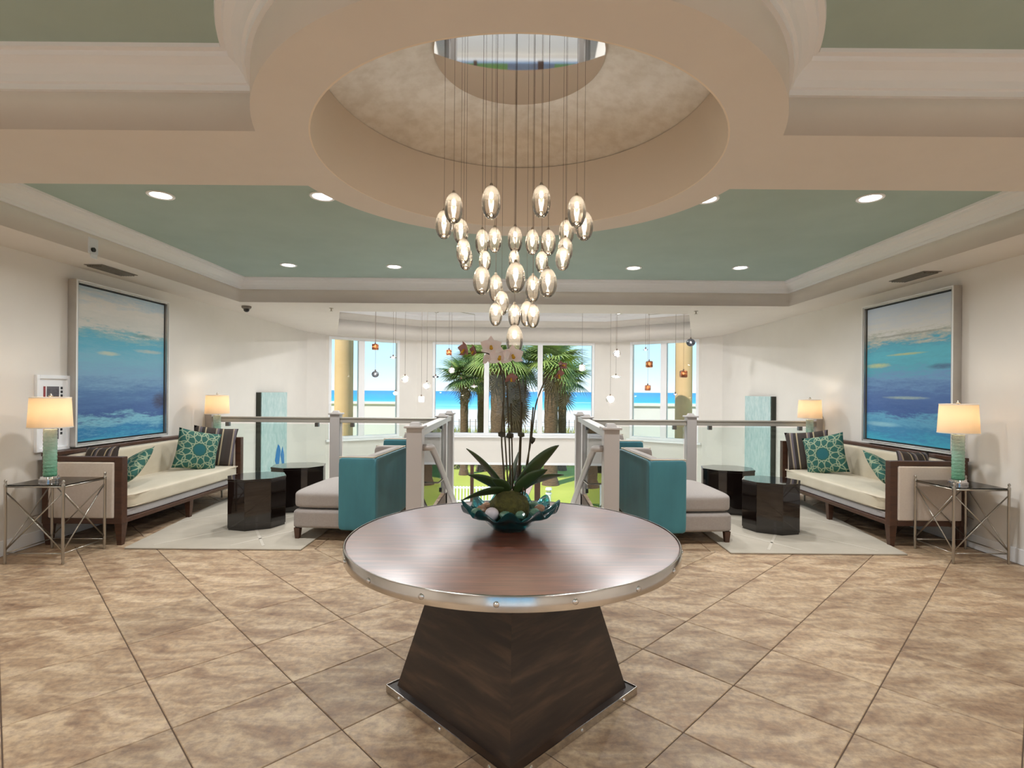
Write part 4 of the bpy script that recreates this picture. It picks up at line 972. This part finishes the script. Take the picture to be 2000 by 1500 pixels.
club_chair(-1, -1.32, 4.95, math.radians(-4), 'teal velvet-backed grey chair at the near left beside the stair post')
club_chair(1, 1.24, 4.93, math.radians(4), 'teal velvet-backed grey chair at the near right beside the stair post')
club_chair(-1, -1.24, 6.3, math.radians(-3), 'second teal-backed grey chair behind the near left one, mostly hidden', 1.0, .86)
club_chair(1, 1.16, 6.3, math.radians(3), 'second teal-backed grey chair behind the near right one, mostly hidden', 1.0, .86)

# ------------------------------------------------------------------ railings
def post(parent, x, y, w=.14, h=1.09, z0=0.0):
    p = MB().box(x-w/2, x+w/2, y-w/2, y+w/2, z0, h-.035).build('newel_post', 'post', parent, bevel=.004)
    MB().box(x-w/2-.02, x+w/2+.02, y-w/2-.02, y+w/2+.02, h-.035, h-.012).build('post_cap', 'post', p, bevel=.005)
    MB().taper(x, y, h-.012, h+.02, w/2-.02, w/2-.02, w/2-.035, w/2-.035).build('cap_top', 'post', p, bevel=.003)
def rail(parent, A, B, z=1.05):
    A, B = Vector(A), Vector(B); d = (B-A).normalized(); n_ = Vector((-d.y, d.x, 0))
    def bar(hw, za, zb, name, mat, o=0.0, gap=0.0):
        a, b = A+d*gap, B-d*gap
        return MB().quadbox([tuple(p+n_*q+Vector((0, 0, z_))) for z_ in (za, zb) for p, q in ((a, -hw), (b, -hw), (b, hw), (a, hw))]).build(name, mat, parent, bevel=.004 if mat != 'rail_glass' else 0)
    bar(.045, z-.075, z-.02, 'rail_bar', 'rail'); bar(.055, z-.02, z, 'rail_cap', 'rail')
    bar(.005, .06, z-.1, 'glass_panel', 'rail_glass', gap=.03)
    L = (B-A).length
    for k in ((.12, .88) if L > .8 else (.5,)):
        for zc in (z-.11, .1):
            c = A+d*L*k; MB().box(c.x-.025, c.x+.025, c.y-.025, c.y+.025, zc-.025, zc+.03).build('glass_clamp', 'clamp', parent)
YR = 7.47
for f, xw, xp, xn, side in ((-1, XL, -2.56, -1.06, 'left'), (1, XR, 2.46, .99, 'right')):
    t = thing('railing', f'pale post and glass balustrade guarding the {side} balcony edge', 'railing')
    MB().box(min(xw, xw-f*.09), max(xw, xw-f*.09), YR-.06, YR+.06, 0, 1.12).build('wall_post', 'post', t, bevel=.004)
    post(t, xp, YR, .135, 1.125); post(t, xn, YR, .14, 1.1, -.3)
    rail(t, (xw-f*.09, YR, 0), (xp+f*.07, YR, 0)); rail(t, (xp-f*.07, YR, 0), (xn+f*.07, YR, 0))
    t2 = thing('stair_railing', f'pale newel posts with glass and sloping handrail on the {side} side of the stairwell', 'railing')
    post(t2, xn+f*(-.1), 5.0, .145, 1.12); post(t2, xn-f*.02, 8.1, .14, 1.11, -.9)
    rail(t2, (xn-f*.08, 5.08, 0), (xn-f*.03, YR-.075, 0), 1.06); rail(t2, (xn-f*.01, YR+.075, 0), (xn-f*.02, 8.03, 0), 1.06)
    hx = xn-f*.24
    MB().tube([(xn-f*.17, 5.0, .9), (hx-f*.0, 5.0, .9), (hx-f*.01, 5.04, .895), (hx-f*.01, 5.3, .78), (hx-f*.01, 8.1, -.62)], .032, 12).build('handrail', 'post', t2, smooth=True)
    for yy in (5.9, 7.2):
        zz = .78-(yy-5.3)*.5; MB().tube([(hx-f*.01, yy, zz-.02), (hx+f*.05, yy, zz-.07), (xn-f*.04, yy, zz-.07)], .01, 8).build('rail_bracket', 'nickel', t2)
